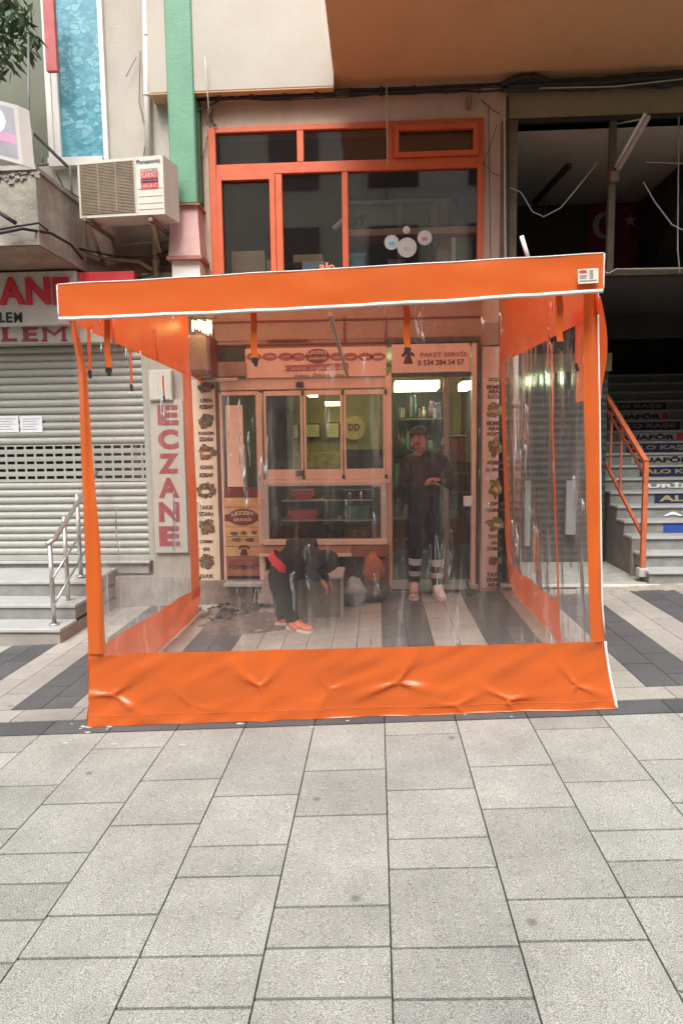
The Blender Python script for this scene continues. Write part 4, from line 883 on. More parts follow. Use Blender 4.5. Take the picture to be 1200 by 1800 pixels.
for (a, b, c_, d_, lb2) in ((502, 744, 525, 772, 'dark framed certificate left on the olive shop wall'), (535, 744, 563, 770, 'wider framed certificate in the middle of the olive shop wall'), (572, 742, 597, 771, 'dark framed certificate right on the olive shop wall')):
    f_ = tag(pxb(a, b, c_, d_, 9.1, .06, None, .006).build('framed_certificate', M_dark2, None), lb2, 'picture')
    pxb(a+2.5, b+2.5, c_-2.5, d_-2.5, 9.09, .01).build('sheet', pm('parchment', (.50, .42, .18), .7, .1, 8), f_)
    q = MB()
    for j in range(3): pxb(a+6, b+8+j*5, c_-6, b+9+j*5, 9.085, .003, q)
    q.build('print_lines', M_inkg, f_)
pl_ = tag(MB().disc(W(622, 752, 9.1), .15, .16, .03, 28).build('round_plate', pm('brass_plate', (.42, .30, .11), .4, .4, 20), None), 'round brass coloured plate on the olive wall behind the right leaf', 'plate')
text_mb('DD', *(W(612, 752, 9.09).x, W(632, 752, 9.09).x), W(620, 757, 9.09).z, W(620, 745, 9.09).z, 9.085, depth=.01, bold=.03).build('emblem', M_ink, pl_)
tag(pxb(500, 795, 605, 824, 8.9, .1, None, .004).build('menu_shelf', pm('yellow_goods', (.36, .27, .09), .6, .6, 16), None), 'yellowish shelf of goods low on the olive shop wall', 'shelf')
tag(pxb(600, 790, 676, 824, 8.2, .1, None, .004).build('oven', M_black, None), 'black oven behind the right folding leaf', 'oven')
cu_ = MB()
for i in range(16):
    a = 690+i*1.6; cu_.tube([W(a+math.sin(i)*1.5, 690, 7.35), W(a+2*math.sin(i*2), 740, 7.35), W(a, 800, 7.35)], .005, 5)
tag(cu_.build('bead_curtain', pm('mint_bead', (.16, .33, .22), .4, .2, 20), None, True), 'pale green strand curtain behind the left of the glass door', 'curtain')
stk = thing('stock_shelf', 'dark stocked shelf unit standing behind the man in the shop', 'shelf', W(740, 1000, 8.7))
pxb(692, 690, 782, 1018, 8.9, .05).build('back', M_dark, stk)
for y in (735, 790, 850, 910, 970): pxb(692, y, 782, y+3, 8.5, .4).build('board', M_dark2, stk)
stc = [pm('goods_red', (.30, .04, .04), .5, .3, 20), pm('goods_cream', (.42, .36, .26), .5, .3, 20), pm('goods_green', (.05, .14, .08), .5, .3, 20), M_dark2, M_pipe, pm('goods_plum', (.14, .04, .07), .5, .3, 20)]
rs = random.Random(21)
for y in (735, 790, 850, 910, 970):
    a = 694
    while a < 776:
        wd_ = rs.uniform(4, 10); hg = rs.uniform(14, 40); mt = rs.choice(stc)
        if rs.random() < .75:
            if rs.random() < .5: pxb(a, y-hg, a+wd_, y-.5, rs.uniform(8.5, 8.7), .12, None, .008).build('goods', mt, stk)
            else:
                yq = rs.uniform(8.55, 8.7); MB().tube([W(a+wd_/2, y-.5, yq), W(a+wd_/2, y-hg*.6, yq), W(a+wd_/2, y-hg*.75, yq), W(a+wd_/2, y-hg, yq)], [wd_*.0036, wd_*.0036, wd_*.0015, wd_*.0015], 10).build('bottle', mt, stk, True)
        a += wd_+rs.uniform(.5, 3)
# fridge and shelf silhouettes in the doorway
fg = thing('drinks_cabinet', 'pink and green stocked cabinet behind the right door leaf', 'cabinet', W(810, 1000, 7.9))
pxb(786, 765, 828, 1025, 7.8, .5, None, .01).build('casing', M_dark2, fg); pxb(788, 770, 818, 812, 7.78, .01).build('poster', pm('dull_pink', (.30, .11, .09), .6, .4, 12), fg); pxb(818, 757, 827, 812, 7.77, .01).build('light_strip', pm('pale_green_panel', (.30, .38, .24), .5, .2, 9), fg)
for i in range(4): pxb(790, 830+i*34, 826, 833+i*34, 7.77, .02).build('shelf', M_pipe, fg)
# ================================================================== right: stair entrance
rbld = thing('stairway_building', 'dark recessed stair entrance with olive beam, right of the tent', 'building', (2.9, 8, 0))
Zs = Z(1050, 210)
MB().box(bxr, 6.5, 6.98, 7.2, Zs, 5.03).build('beam', M_olive, rbld)
MB().box(bxr-.05, bxr+.10, 6.95, 7.3, Z(890, 1030)-.1, Zs).build('jamb', pm('jamb_brown', (.17, .13, .09), .8, .4, 7, .3, 30, .4, (.06, .04, .03), 5), rbld)
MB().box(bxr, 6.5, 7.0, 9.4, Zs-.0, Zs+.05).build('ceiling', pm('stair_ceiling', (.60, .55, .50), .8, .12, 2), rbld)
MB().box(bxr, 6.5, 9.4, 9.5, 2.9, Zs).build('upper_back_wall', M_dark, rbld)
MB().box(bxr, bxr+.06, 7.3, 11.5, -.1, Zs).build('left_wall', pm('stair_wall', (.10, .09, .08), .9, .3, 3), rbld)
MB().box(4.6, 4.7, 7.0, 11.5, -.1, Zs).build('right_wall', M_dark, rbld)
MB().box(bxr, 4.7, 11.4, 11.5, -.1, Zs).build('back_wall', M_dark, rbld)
MB().box(bxr+.06, 4.6, 7.06, 11.4, Z(1100, 484)-.01, Z(1100, 484)+.05).build('added_shade_slab', M_dark, rbld)  # slab added to keep daylight off the upper steps
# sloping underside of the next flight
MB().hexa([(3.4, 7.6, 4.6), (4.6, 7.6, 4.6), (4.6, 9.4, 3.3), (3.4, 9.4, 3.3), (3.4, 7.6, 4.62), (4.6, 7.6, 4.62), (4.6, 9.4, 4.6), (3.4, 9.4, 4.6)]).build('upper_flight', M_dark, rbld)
fm_ = thing('steel_grid', 'rusty dark steel frame dividing the stair entrance above the tent', 'frame', W(1075, 480, 7))
M_fr = pm('frame_brown', (.10, .08, .05), .6, .4, 8)
pxb(1069, 208, 1081, 482, 6.98, .06, None, .004).build('post', M_fr, fm_); pxb(893, 208, 905, 480, 6.99, .05, None, .004).build('post', M_fr, fm_)
pxb(893, 203, 1215, 212, 6.97, .05).build('head', M_black, fm_); pxb(900, 476, 1215, 484, 6.98, .05, None, .003).build('rail', M_fr, fm_); MB().tube([W(1060, 478, 6.95), W(1070, 480, 6.95), W(1082, 473, 6.95), W(1215, 471, 6.95)], .007, 7).build('conduit', M_cablew, fm_, True)
ft = thing('fluorescent_fitting', 'old white fluorescent tube fitting slanting from the steel post', 'lamp', W(1085, 300, 7))
a, b = W(1086, 297, 6.95), W(1139, 204, 6.45)
MB().bar(a, b, .035, .03).build('casing', pm('dirty_white', (.42, .36, .31), .5, .2, 9), ft); MB().tube([a+Vector((-.03, 0, .02)), b+Vector((-.03, 0, .02))], .013, 10).build('tube', M_white, ft, True)
MB().tube([W(1080, 218, 6.97), W(1136, 208, 6.47)], .009, 7).build('strut', M_cablew, ft, True); pxb(1073, 300, 1088, 318, 6.93, .06, None, .004).build('bracket', pm('rusty', (.22, .13, .10)), ft)
ct = thing('ceiling_tube', 'dark unlit tube lamp on the stair ceiling behind the steel frame', 'lamp', W(955, 340, 8.2)); MB().bar(W(938, 357, 8.4), W(1000, 290, 7.7), .05, .05).build('casing', M_dark2, ct); MB().tube([W(957, 338, 8.3), W(957, 378, 8.3)], .01, 6).build('hanger', M_dark2, ct)
fl = thing('wall_flag', 'dark red Turkish flag with white crescent and star hung in the stairwell', 'flag', W(1075, 470, 9.35))
M_flag = pm('flag_red', (.16, .012, .018), .8, .2, 4); M_flw = pm('flag_white', (.36, .33, .35), .8, .1, 4)
fxa, fxb, fz0, fz1 = W(1030, 420, 9.35).x, W(1122, 420, 9.35).x, W(1075, 478, 9.35).z, W(1075, 362, 9.35).z
MB().grid(lambda u, v: Vector((fxa+(fxb-fxa)*u, 9.34+.02*math.sin(u*14), fz0+(fz1-fz0)*v)), 30, 2).build('cloth', M_flag, fl, True, fix=False)
c = W(1064, 396, 9.3); ps_ = [(.17*math.cos(t), .17*math.sin(t)) for t in [R(45+k*(270/18)) for k in range(19)]]+[(.045+.137*math.cos(t), .137*math.sin(t)) for t in [R(310-k*(260/18)) for k in range(19)]]
m = MB(); n_ = 19
m.add([c+Vector((x_, 0, z_)) for x_, z_ in ps_], [(k, k+1, 2*n_-2-k, 2*n_-1-k) for k in range(n_-1)]); m.build('crescent', M_flw, fl, fix=False)
c = W(1107, 388, 9.3); MB().prism([((.085 if k % 2 == 0 else .034)*math.cos(R(18+36*k)), (.085 if k % 2 == 0 else .034)*math.sin(R(18+36*k))) for k in range(10)], c, .004).build('star', M_flw, fl)
# platform and recess shutter
pf = thing('marble_landing', 'low grey marble landing on a rough stone kerb right of the tent', 'landing', (2.0, 7.3, .1))
zp = Z(1020, 1027, 6.86); xpl = W(1158, 1030, 6.86).x
MB().cbox(bxr-.02, xpl, 6.86, 8.15, zp-.03, zp, .004).build('slab', pm('landing_marble', (.46, .47, .43), .4, .35, 7, .05, 40, .4, (.18, .17, .15), 6), pf)
MB().box(bxr-.02, xpl-.02, 6.89, 8.1, -.05, zp-.03).build('kerb', M_stone, pf)
MB().box(xpl-.02, 6.5, 6.83, 7.5, -.05, zp-.03).build('kerb', M_stone, pf)
def cem(u, v):
    x = 1.25+5*u; y = 6.60+.28*v
    return Vector((x, y, gz(x)-.004+.012*noise.noise(Vector((x*9, y*9, 1)))+.012*noise.noise(Vector((x*25, y*25, 4)))+.01*v))
struct(MB().grid(cem, 150, 10).build('cement_strip', pm('cement_beige', (.36, .33, .28), .95, .35, 9, .8, 60, .3, (.17, .15, .12), 5), None, True, fix=False))
MB().cbox(bxr-.02, xpl, 6.845, 6.858, zp-.028, zp+.002, .003).build('nosing', pm('pale_nosing', (.62, .62, .59), .4, .2, 7), pf)
ds2 = thing('dark_roller_shutter', 'dark horizontally ribbed shutter in the recess under the stairs', 'roller shutter', (2, 8.1, .1))
hh = (2.35-zp)/26; sm = MB(); xq0, xq1 = bxr+.06, 2.66
sm.add([(xq0, 8.12, zp), (xq1, 8.12, zp), (xq1, 8.112, zp+hh*.5), (xq0, 8.112, zp+hh*.5), (xq1, 8.12, zp+hh*.97), (xq0, 8.12, zp+hh*.97)], [(0, 1, 2, 3), (3, 2, 4, 5)])
s0 = sm.build('slat', pm('dark_slat', (.05, .048, .044), .5, .2, 8), ds2)
for i in range(1, 26):
    o = s0.copy(); COL.objects.link(o); o.parent = ds2; o.location = (0, 0, i*hh)
MB().box(xq0, xq1, 8.14, 8.3, zp, 2.6).build('backing', M_dark, ds2); MB().box(xq0, xq1, 8.0, 8.12, 2.35, 2.55).build('shutter_box', pm('olive_box', (.20, .18, .08), .6, .3, 6), ds2)
for i, (a, b, y0, y1) in enumerate(((921, 932, 845, 960), (994, 1012, 845, 940))):
    tag(pxb(a, y0, b, y1, 8.0, .03, None, .004).build('grey_board', pm('board_grey', (.26, .27, .26), .6, .1, 6), None), ('narrow grey board leaning on the dark shutter' if i == 0 else 'wider grey board leaning on the dark shutter nearer the stairs'), 'board')
# white downpipe beside the menu banner
wpz = thing('downpipe', 'dirty white downpipe at the stair jamb right of the pink menu banner', 'pipe', W(904, 1030, 6.9))
MB().tube([W(906, 1026, 6.9), W(906, 800, 6.9), W(905, 560, 6.9)], .032, 12).build('pipe', M_cream, wpz, True); MB().tube([W(906, 706, 6.9), W(906, 716, 6.9)], .04, 12).build('collar', M_cream, wpz, True)
# stairs
XS = 2.71; r_, td = .142, .235; z1_ = H-9.4*r_; sw = thing('staircase', 'marble staircase with lettered risers climbing into the dark at the right', 'staircase', (3.3, 8, .1))
xr = 4.6
for i in range(17):
    z = z1_+i*r_; y = 6.87+i*td; xl = XS if i != 1 else XS+.0
    MB().cbox(xl-.02, xr, y-.03, y+td+.01, z-.028, z, .004).build('tread', M_marble, sw)
    MB().box(xl, xr, y, y+td+.02, (z-r_ if i else z-r_-.1), z-.028).build('riser', M_marbr, sw)
    # side wall under the step
    if i > 1: MB().box(XS-.012, XS+.0, y, y+td, -.05, z-.03).build('side_panel', pm('side_stone', (.19, .18, .16), .85, .3, 6, .3, 30, .4, (.1, .09, .08), 4), sw)
MB().box(XS-.03, XS+.10, 7.28, 7.34, -.05, z1_+2*r_-.03).build('side_panel', pm('side_stone'if False else 'side_stone2', (.23, .215, .19), .85, .3, 6, .3, 30, .3, (.12, .1, .09), 4), sw)
MB().box(4.6-1.9, 4.6, 10.86, 11.4, z1_+16*r_-.02, z1_+16*r_).build('landing', M_dark, sw)
# riser lettering
ww = 1.25
let = [(3, 'blue', 0), (4, 'AİLE', 0), (5, 'ALO', 1), (6, 'URİEL', 0), (7, 'ALO KAŞE', 1), (8, 'KUAFÖR', 2), (9, 'ALO KAŞE', 1), (10, 'KUAFÖR', 2), (11, 'ALO KAŞE', 1), (12, 'KUAFÖR', 2), (13, 'ALO KAŞE', 1)]
for i, s_, kd in let:
    y = 6.87+i*td-.004; z0, z1 = z1_+(i-1)*r_+.012, z1_+i*r_-.036
    xa = 3.22
    if kd == 1:
        st_ = MB().box(xa-.02, xa+(.84 if len(s_) > 3 else .62), y-.004, y, z0-.008, z1+.006).build('riser_strip', M_navy, sw); sx1 = xa+(.78 if len(s_) > 3 else .50); text_mb(s_, xa+.03, sx1, z0+.012, z1-.012, y-.008, depth=.003, bold=.03).build('lettering', M_gold, st_)
    elif kd == 2:
        st_ = MB().box(xa-.04, xa+.80, y-.004, y, z0-.006, z1+.005).build('riser_strip', pm('strip_white', (.36, .36, .34), .5, .1, 7), sw); text_mb('KUAFÖR', xa, xa+.68, z0+.008, z1-.008, y-.008, depth=.003, bold=.05).build('lettering', M_black, st_)
        MB().box(xa+.70, xa+.78, y-.006, y-.004, z0, z1).build('red_mark', M_redp, st_)
    elif s_ == 'blue':
        st_ = MB().box(xa-.1, xa+.6, y-.004, y, z0, z1).build('riser_strip', M_blue, sw)
    else: text_mb(s_, xa-.02, xa+.6, z0+.01, z1-.02, y-.008, depth=.004, bold=.04).build('lettering', M_paper, sw)
# orange handrail of the stairs
hh_ = thing('stair_railing', 'orange painted steel railing with newel post beside the lettered stairs', 'railing', W(1130, 1005, 6.95))
nb = W(1128, 1003, 6.98); ntp = Z(1132, 812, 6.98)
MB().bar(nb, (nb.x, nb.y, ntp), .045, .045).build('newel_post', M_orr, hh_)
MB().cbox(nb.x-.05, nb.x+.05, nb.y-.05, nb.y+.05, nb.z-.06, nb.z+.03, .008).build('foot_block', M_marble, hh_)
sl_ = r_/td; topv = Vector((nb.x, nb.y, ntp))
L = Vector((0, 2.6, 2.6*sl_*.97))
MB().bar(topv, topv+L, .05, .04).build('top_rail', M_orr, hh_)
off = Vector((0, 0, -.14)); MB().bar(topv+off, topv+off+L, .022, .022).build('bar', M_orr, hh_)
off = Vector((0, 0, -.76)); MB().bar(topv+off, topv+off+L, .03, .03).build('bar', M_orr, hh_)
for t in (.27, .40, .62, .85):
    p = topv+L*t; MB().bar(p, p+Vector((0, 0, -.76)), .02, .02).build('baluster', M_orr, hh_)
# ================================================================== TENT
TY = 3.87
_lt, _lb, _rt, _rb = W(124, 565, 3.92), W(160, 1272, TY), W(1047, 520, 3.92), W(1070, 1243, TY)
def XL(z): t = (z-_lb.z)/(_lt.z-_lb.z); return _lb.x+(_lt.x-_lb.x)*t
def XR(z): t = (z-_rb.z)/(_rt.z-_rb.z); return _rb.x+(_rt.x-_rb.x)*max(0, t)**.8
def XW(sd, z, y): return XL(z) if sd < 0 else XR(z)
TL, TR = -1, 1
tent = thing('vinyl_tent', 'large orange vinyl tent with clear plastic walls standing in front of the shop', 'tent', (-.2, 5.3, 0))
FY = 3.74
def fas(u, v, off=0.):
    # front valance: corners measured, slight sag
    x0, x1 = W(103, 530, FY).x, W(1059, 480, FY).x
    zt = W(103, 501, FY).z*(1-u)+W(1058, 446, FY).z*u; zb = W(105, 557, FY).z*(1-u)+W(1060, 508, FY).z*u-.012*math.sin(u*math.pi)
    return Vector((x0+(x1-x0)*u, FY-off-.012*math.sin(v*3.1)*noise.noise(Vector((u*7, v, 1)))-.004*math.sin(u*40), zt+(zb-zt)*v+.004*noise.noise(Vector((u*9, 0, v)))))
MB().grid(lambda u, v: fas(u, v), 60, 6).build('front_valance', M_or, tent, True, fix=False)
MB().tube([fas(k/60, 1, .0)+Vector((0, 0, -.010-.004*math.sin(k*.9)*noise.noise(Vector((k*.3, 0, 0))))) for k in range(61)], .0105, 8).build('white_piping', M_trim, tent, True)
MB().tube([fas(k/30, 0, .0)+Vector((0, 0, .003)) for k in range(31)], .0032, 6).build('white_piping', M_trim, tent, True)
MB().tube([fas(1, k/6)+Vector((.004, 0, 0)) for k in range(7)], .004, 6).build('white_piping', M_trim, tent, True)
MB().tube([fas(0, k/6)+Vector((-.003, 0, 0)) for k in range(7)], .004, 6).build('white_piping', M_trim, tent, True)
zfl, zfr = fas(0, 0).z, fas(1, 0).z; BY = 6.93; zbk = 3.10
xl_, xr_ = fas(0, 0).x, fas(1, 0).x
def roof(u, v):
    z = (zfl*(1-u)+zfr*u)*(1-v)+zbk*v-.03*math.sin(math.pi*u)*math.sin(math.pi*v)
    return Vector((xl_+(xr_-xl_)*u, FY+(BY-FY)*v, z))
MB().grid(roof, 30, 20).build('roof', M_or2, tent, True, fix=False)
# upper side panels (orange) with valance bottom running back
def side_top(xw, z0a, z0b, y_end, nm):
    def f(u, v):
        y = TY+(y_end-TY)*u; t = (y-FY)/(BY-FY); zt = (zfl if xw < 0 else zfr)*(1-t)+zbk*t-.02; zb = z0a+(z0b-z0a)*(y-TY)/(BY-TY)
        z = zb+(zt-zb)*v; return Vector((XW(xw, min(z, 2.45), y)+.012*noise.noise(Vector((y*3, v*2, xw))), y, z))
    return MB().grid(f, 24, 10).build(nm, M_or3, tent, True, fix=False)
zl_f, zl_b = W(150, 563, TY).z, W(343, 668, 6.6).z
zr_f, zr_b = W(1045, 535, TY).z-.05, W(893, 640, 6.9).z
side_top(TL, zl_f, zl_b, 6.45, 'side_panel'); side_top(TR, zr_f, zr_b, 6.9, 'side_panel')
def strip_side(xw, ya, yb, za, zb, wd, nm='side_strip', mat=M_or3):
    return MB().grid(lambda u, v: Vector((XW(xw, za, ya)+.010*noise.noise(Vector((u*6, v, ya))), ya+(yb-ya)*u, (za+(zb-za)*u)+(v-.5)*wd)), 12, 2).build(nm, mat, tent, True, fix=False)
strip_side(TL, 6.45, 6.9, zl_f+(zl_b-zl_f)*.68+.05, zl_b+.03, .09)
# side seams
for y in (4.55, 5.45): MB().tube([Vector((XL(2.3)+.01, y, zl_f-.04)), Vector((XL(2.5)+.01, y, 2.5))], .009, 6).build('seam', pm('seam_red', (.75, .22, .12), .5, .1, 9), tent, True)
# vertical strips and clear side walls
def vstrip(xw, y, wd, z0, z1, mat=M_or3, axis='y', n=24, amp=.012, sd=0):
    def f(u, v):
        z = z0+(z1-z0)*v; o = amp*noise.noise(Vector((sd, z*2.2, 5)))
        return Vector((XW(xw, z, y)+o, y+(u-.5)*wd+o*.6, z)) if axis == 'y' else Vector((xw+(u-.5)*wd+o, y+o*.5, z))
    return MB().grid(f, 2, n).build('vertical_strip', mat, tent, True, fix=False)
vstrip(TL, 6.33, .30, gz(-1.7)+.2, zl_b+.05, sd=1); 
vstrip(TR, 6.74, .26, gz(1.3)+.2, zr_b+.1, sd=3, amp=.018)
vstrip(TR, 4.90, .055, gz(1.3)+.05, zr_f-.02, sd=4, amp=.022)
def side_clear(xw, ya, yb, z0a, z0b, z1a, z1b, sd):
    def f(u, v):
        y = ya+(yb-ya)*u; z0 = z0a+(z0b-z0a)*u; z1 = z1a+(z1b-z1a)*u; z = z0+(z1-z0)*v
        return Vector((XW(xw, z, y)+.020*noise.noise(Vector((y*2.2, z*.6, sd)))+.004*noise.noise(Vector((y*8+z*2, z*.7, sd+4))), y, z))
    return MB().grid(f, 60, 40).build('clear_side_window', M_clear2, tent, True, fix=False)
zg = gz(-1.7); side_clear(TL, TY+.05, 6.2, zg+.42, zg+.30, zl_f+.02, zl_b+.05, 2)
zg = gz(1.3); side_clear(TR, 4.93, 6.62, zg+.36, zg+.30, zr_f+.02, zr_b+.05, 8)
side_clear(TR, TY+.05, 4.88, zg+.02, zg+.02, zr_f+.02, zr_f-.02, 5)
def side_skirt(xw, ya, yb, ha, hb, sd):
    z = gz(1.3*xw if xw > 0 else -1.7)
    def f(u, v):
        y = ya+(yb-ya)*u; h = ha+(hb-ha)*u
        return Vector((XW(xw, z+h*v, y)+(.03*(1-v)+.02*noise.noise(Vector((y*3, v*2, sd))))*xw, y, z+.006+h*v))
    return MB().grid(f, 40, 8).build('side_skirt', M_or3, tent, True, fix=False)
side_skirt(TL, TY+.02, 6.5, .43, .28, 1); side_skirt(TR, 4.93, 6.95, .36, .30, 2)
# front sheet: measured outlines at depth, with folds
def lerp_tab(tab, y):
    for (a, b), (c_, d_) in zip(tab[:-1], tab[1:]):
        if y <= c_: return b+(d_-b)*(y-a)/(c_-a)
    return tab[-1][1]
Lout = [(560, 122), (650, 138), (800, 143), (950, 149), (1100, 154), (1180, 157), (1273, 160)]
Lin = [(560, 133), (650, 153), (800, 163), (950, 176), (1100, 184), (1155, 187), (1273, 187)]
Rin = [(520, 1025), (600, 1025), (700, 1025), (900, 1030), (1050, 1034), (1130, 1038), (1243, 1040)]
Rout = [(520, 1049), (600, 1050), (700, 1052), (900, 1054), (1050, 1056), (1130, 1062), (1190, 1070), (1243, 1077)]
def fy_(py): return TY+.05*max(0, min(1, (1150-py)/600))
def stripf(A_, B_, y0, y1, sd, curl=.02):
    def f(u, v):
        py = y0+(y1-y0)*v; px = lerp_tab(A_, py)*(1-u)+lerp_tab(B_, py)*u
        return W(px, py, fy_(py)+curl*math.sin(u*math.pi)*-.5+.006*math.sin(u*9+py*.01)+.012*noise.noise(Vector((u*1.2, py*.008, sd))))
    return MB().grid(f, 6, 60).build('front_strip', M_or, tent, True, fix=False)
stripf(Lout, Lin, 556, 1150, 1); stripf(Rin, Rout, 505, 1128, 2)
# crease model for the skirt
CR = [(.048, .58, .042, 1.1, .22), (.33, .52, .040, .6, .30), (.46, .60, .024, 2.2, .18), (.595, .50, .044, 1.4, .28), (.80, .80, .034, .4, .16), (.93, .62, .030, 1.9, .20), (.20, .78, .018, .2, .15), (.70, .86, .022, .8, .15)]
def skirt(u, v):
    pyt = 1150-22*u; pyb = 1272.5-29*u; py = pyt+(pyb-pyt)*v
    xl = lerp_tab(Lout, py); xr = lerp_tab(Rout, py); px = xl+(xr-xl)*u
    d = .045*v**2.2                       # bottom kicks out towards the street
    for (cu, cv, s_, an, ln) in CR:
        dx, dy = (u-cu)*3.07, (v-cv)*.42*1.25; r = math.hypot(dx, dy)+1e-4; th = math.atan2(-dy, dx)
        ray = (.5+.5*math.cos(3*(th-an)+.9*math.sin(th*2+cu*9)))**5
        d += .55*s_*(math.exp(-r/ln)*ray*1.0*min(1, r/.02)+.55*math.exp(-(r/.03)**2))
    d += .013*noise.noise(Vector((u*7, v*1.4, 2)))+.010*noise.noise(Vector((u*19+v*4, v*3, 5)))+.05*max(0, v-.75)*noise.noise(Vector((u*12, 3, 1)))
    hem = .0015*math.exp(-((v-.86)/.02)**2)
    Yq = TY-d-hem; p = W(px, py, TY)
    return Vector((p.x, Yq, max(p.z, gz(p.x)+.004)))
MB().grid(skirt, 260, 40).build('front_skirt', M_or, tent, True, fix=False)
hm = MB().tube([skirt(k/80, .86)+Vector((0, -.0005, 0)) for k in range(81)], .0014, 5); hm.build('hem_stitch', pm('stitch', (.55, .10, .02), .6, .1, 9), tent)
MB().tube([skirt(1, k/12)+Vector((.004, 0, 0)) for k in range(13)]+[], .008, 6).build('white_piping', M_trim, tent, True)
MB().tube([W(lerp_tab(Rout, y)+1, y, fy_(y)) for y in range(515, 1130, 30)], .005, 6).build('white_piping', M_trim, tent, True)
# right-hand bulge of the side cloth below the valance
def bulge(u, v):
    y = TY+.02+.5*u; z = 2.37-.55*v; return Vector((XR(z)+.012+.035*math.sin(math.pi*min(1, v*1.1))*(1-u*.6), y, z))
MB().grid(bulge, 6, 12).build('side_fold', M_or3, tent, True, fix=False)
# clear front window
def fwin(u, v):
    pyt = 556-50*u; pyb = 1152-22*u; py = pyt+(pyb-pyt)*v
    xl = lerp_tab(Lin, py)-2; xr = lerp_tab(Rin, py)+2; px = xl+(xr-xl)*u; p = W(px, py, fy_(py)+.004)
    p.y += .028*noise.noise(Vector((p.x*1.5, p.z*.5, 3)))+.010*noise.noise(Vector((p.x*6+p.z, p.z*.9, 9)))+.05*max(0, .16-v)*noise.noise(Vector((p.x*9, p.z*7, 1)))*3
    return p
MB().grid(fwin, 150, 90).build('clear_front_window', M_clear, tent, True, fix=False)
# tent frame members seen through the film
fmm = pm('tent_pipe', (.42, .38, .34), .4, .2, 12)
MB().bar(W(580, 552, 4.25), W(611, 662, 6.9), .025, .025).build('rafter', fmm, tent)
# straps and buckles
def strap(parent, top, bot, wd, side=False):
    top, bot = Vector(top), Vector(bot); m = MB(); d = Vector((0, wd/2, 0)) if side else Vector((wd/2, 0, 0)); n_ = 10; vs = []
    for k in range(n_+1):
        p = top.lerp(bot, k/n_)+Vector((0 if side else .004*math.sin(k*.7), -.006*math.sin(k*.5), 0)); vs += [p-d, p+d]
    m.add(vs, [(2*k, 2*k+1, 2*k+3, 2*k+2) for k in range(n_)])
    s_ = m.build('strap', M_or3 if side else M_or, parent, fix=False)
    b = MB(); q = bot; b.cbox(q.x-.018 if not side else q.x-.010, q.x+.018 if not side else q.x+.010, q.y-.010, q.y+.010, q.z-.028, q.z+.006, .005); b.cbox(q.x-.004, q.x+.016, q.y-.014, q.y-.004, q.z-.045, q.z-.02, .003)
    b.build('buckle', M_strapb, s_)
for px, a, b in ((190, 553, 647), (447, 546, 630), (715, 538, 612), (983, 518, 602)): strap(tent, W(px-2, a, 3.83), W(px+1, b, 3.83), .035)
for px, a, b, Yq in ((157, 575, 652, 4.05), (230, 612, 677, 4.85), (287, 660, 697, 5.55)): strap(tent, W(px, a, Yq), W(px+1, b, Yq), .05, True)
for px, a, b, Yq in ((1012, 560, 640, 4.3), (962, 590, 648, 5.2), (923, 640, 678, 6.1)): strap(tent, W(px, a, Yq), W(px, b, Yq), .05, True)
# maker's sticker
sk = thing('_tmp', None, None, (0, 0, 0))
ORG[sk] = ORG[tent]
bpy.data.objects.remove(sk)
def fq(px0, py0, px1, py1, off, mat, name, parent):
    ps_ = []
    for (a, b) in ((px0, py1), (px1, py1-(px1-px0)*.05), (px1, py0-(px1-px0)*.05), (px0, py0)): ps_.append(W(a, b, FY-off))
    return MB().add(ps_, [(0, 1, 2, 3)]).build(name, mat, parent, fix=False)
sk = fq(1015, 473, 1051, 499, .030, M_paper, 'sticker', tent); sk.data.materials[0] = pm('sticker_cream', (.66, .58, .48), .5, .05, 9)
m = MB().disc(W(1024, 479, FY-.032), .022, .013, .001, 14, lambda a: 1 if math.sin(a) > -.1 else .25); m.build('umbrella_mark', M_redl, sk)
for (a, b, c_, d_) in ((1018, 484, 1031, 486), (1018, 488, 1030, 489.5), (1035, 475, 1042, 477), (1035, 479, 1042, 481), (1035, 483, 1042, 485), (1035, 487, 1042, 489), (1018, 493, 1048, 494.5)): fq(a, b, c_, d_, .032, M_inkg, 'print_line', sk)
tag(MB().tube([W(916, 415, 5.6), W(929, 458, 5.6)], .017, 8).build('metal_pole', M_white, None, True), 'short white pole end sticking up behind the tent roof at right', 'pole')
# ================================================================== objects inside the tent
# grey box and bags
gb = thing('grey_box', 'low grey box with a pale slab lid beside the crouching man', 'box', G(565, 1085))
p = G(565, 1086); x0_, x1_ = W(524, 1050, p.y).x, W(603, 1050, p.y).x; zt_ = W(565, 1013, p.y).z
MB().cbox(x0_, x1_-.02, p.y+.01, p.y+.45, gz(p.x)-.02, zt_-.03, .006).build('body', pm('box_grey', (.27, .245, .20), .8, .25, 6, .2, 20, .4, (.15, .12, .09), 4), gb)
MB().cbox(x0_-.02, x1_, p.y-.01, p.y+.47, zt_-.03, zt_, .006).build('lid', M_marble, gb); MB().cbox(x1_-.025, x1_, p.y-.005, p.y+.02, gz(p.x), zt_-.03, .004).build('edge_strip', M_marble, gb)
def sack(name, label, c, rx, ry, h, mat, sd):
    rnd = random.Random(sd); 
    def f(u, v):
        a = 2*math.pi*u; pr_ = math.sin(math.pi*min(1, .12+.88*v))**.6 if v > .0 else .7
        k = 1+.3*noise.noise(Vector((math.cos(a)*1.5, math.sin(a)*1.5, v*3+sd)))+.12*noise.noise(Vector((math.cos(a)*5, math.sin(a)*5, v*8+sd)))
        return Vector((c[0]+rx*pr_*k*math.cos(a), c[1]+ry*pr_*k*math.sin(a), c[2]+h*v*(1+.1*noise.noise(Vector((a, v, sd))))))
    m = MB().grid(f, 22, 12); return tag(m.build(name, mat, None, True, fix=False), label, 'bag')
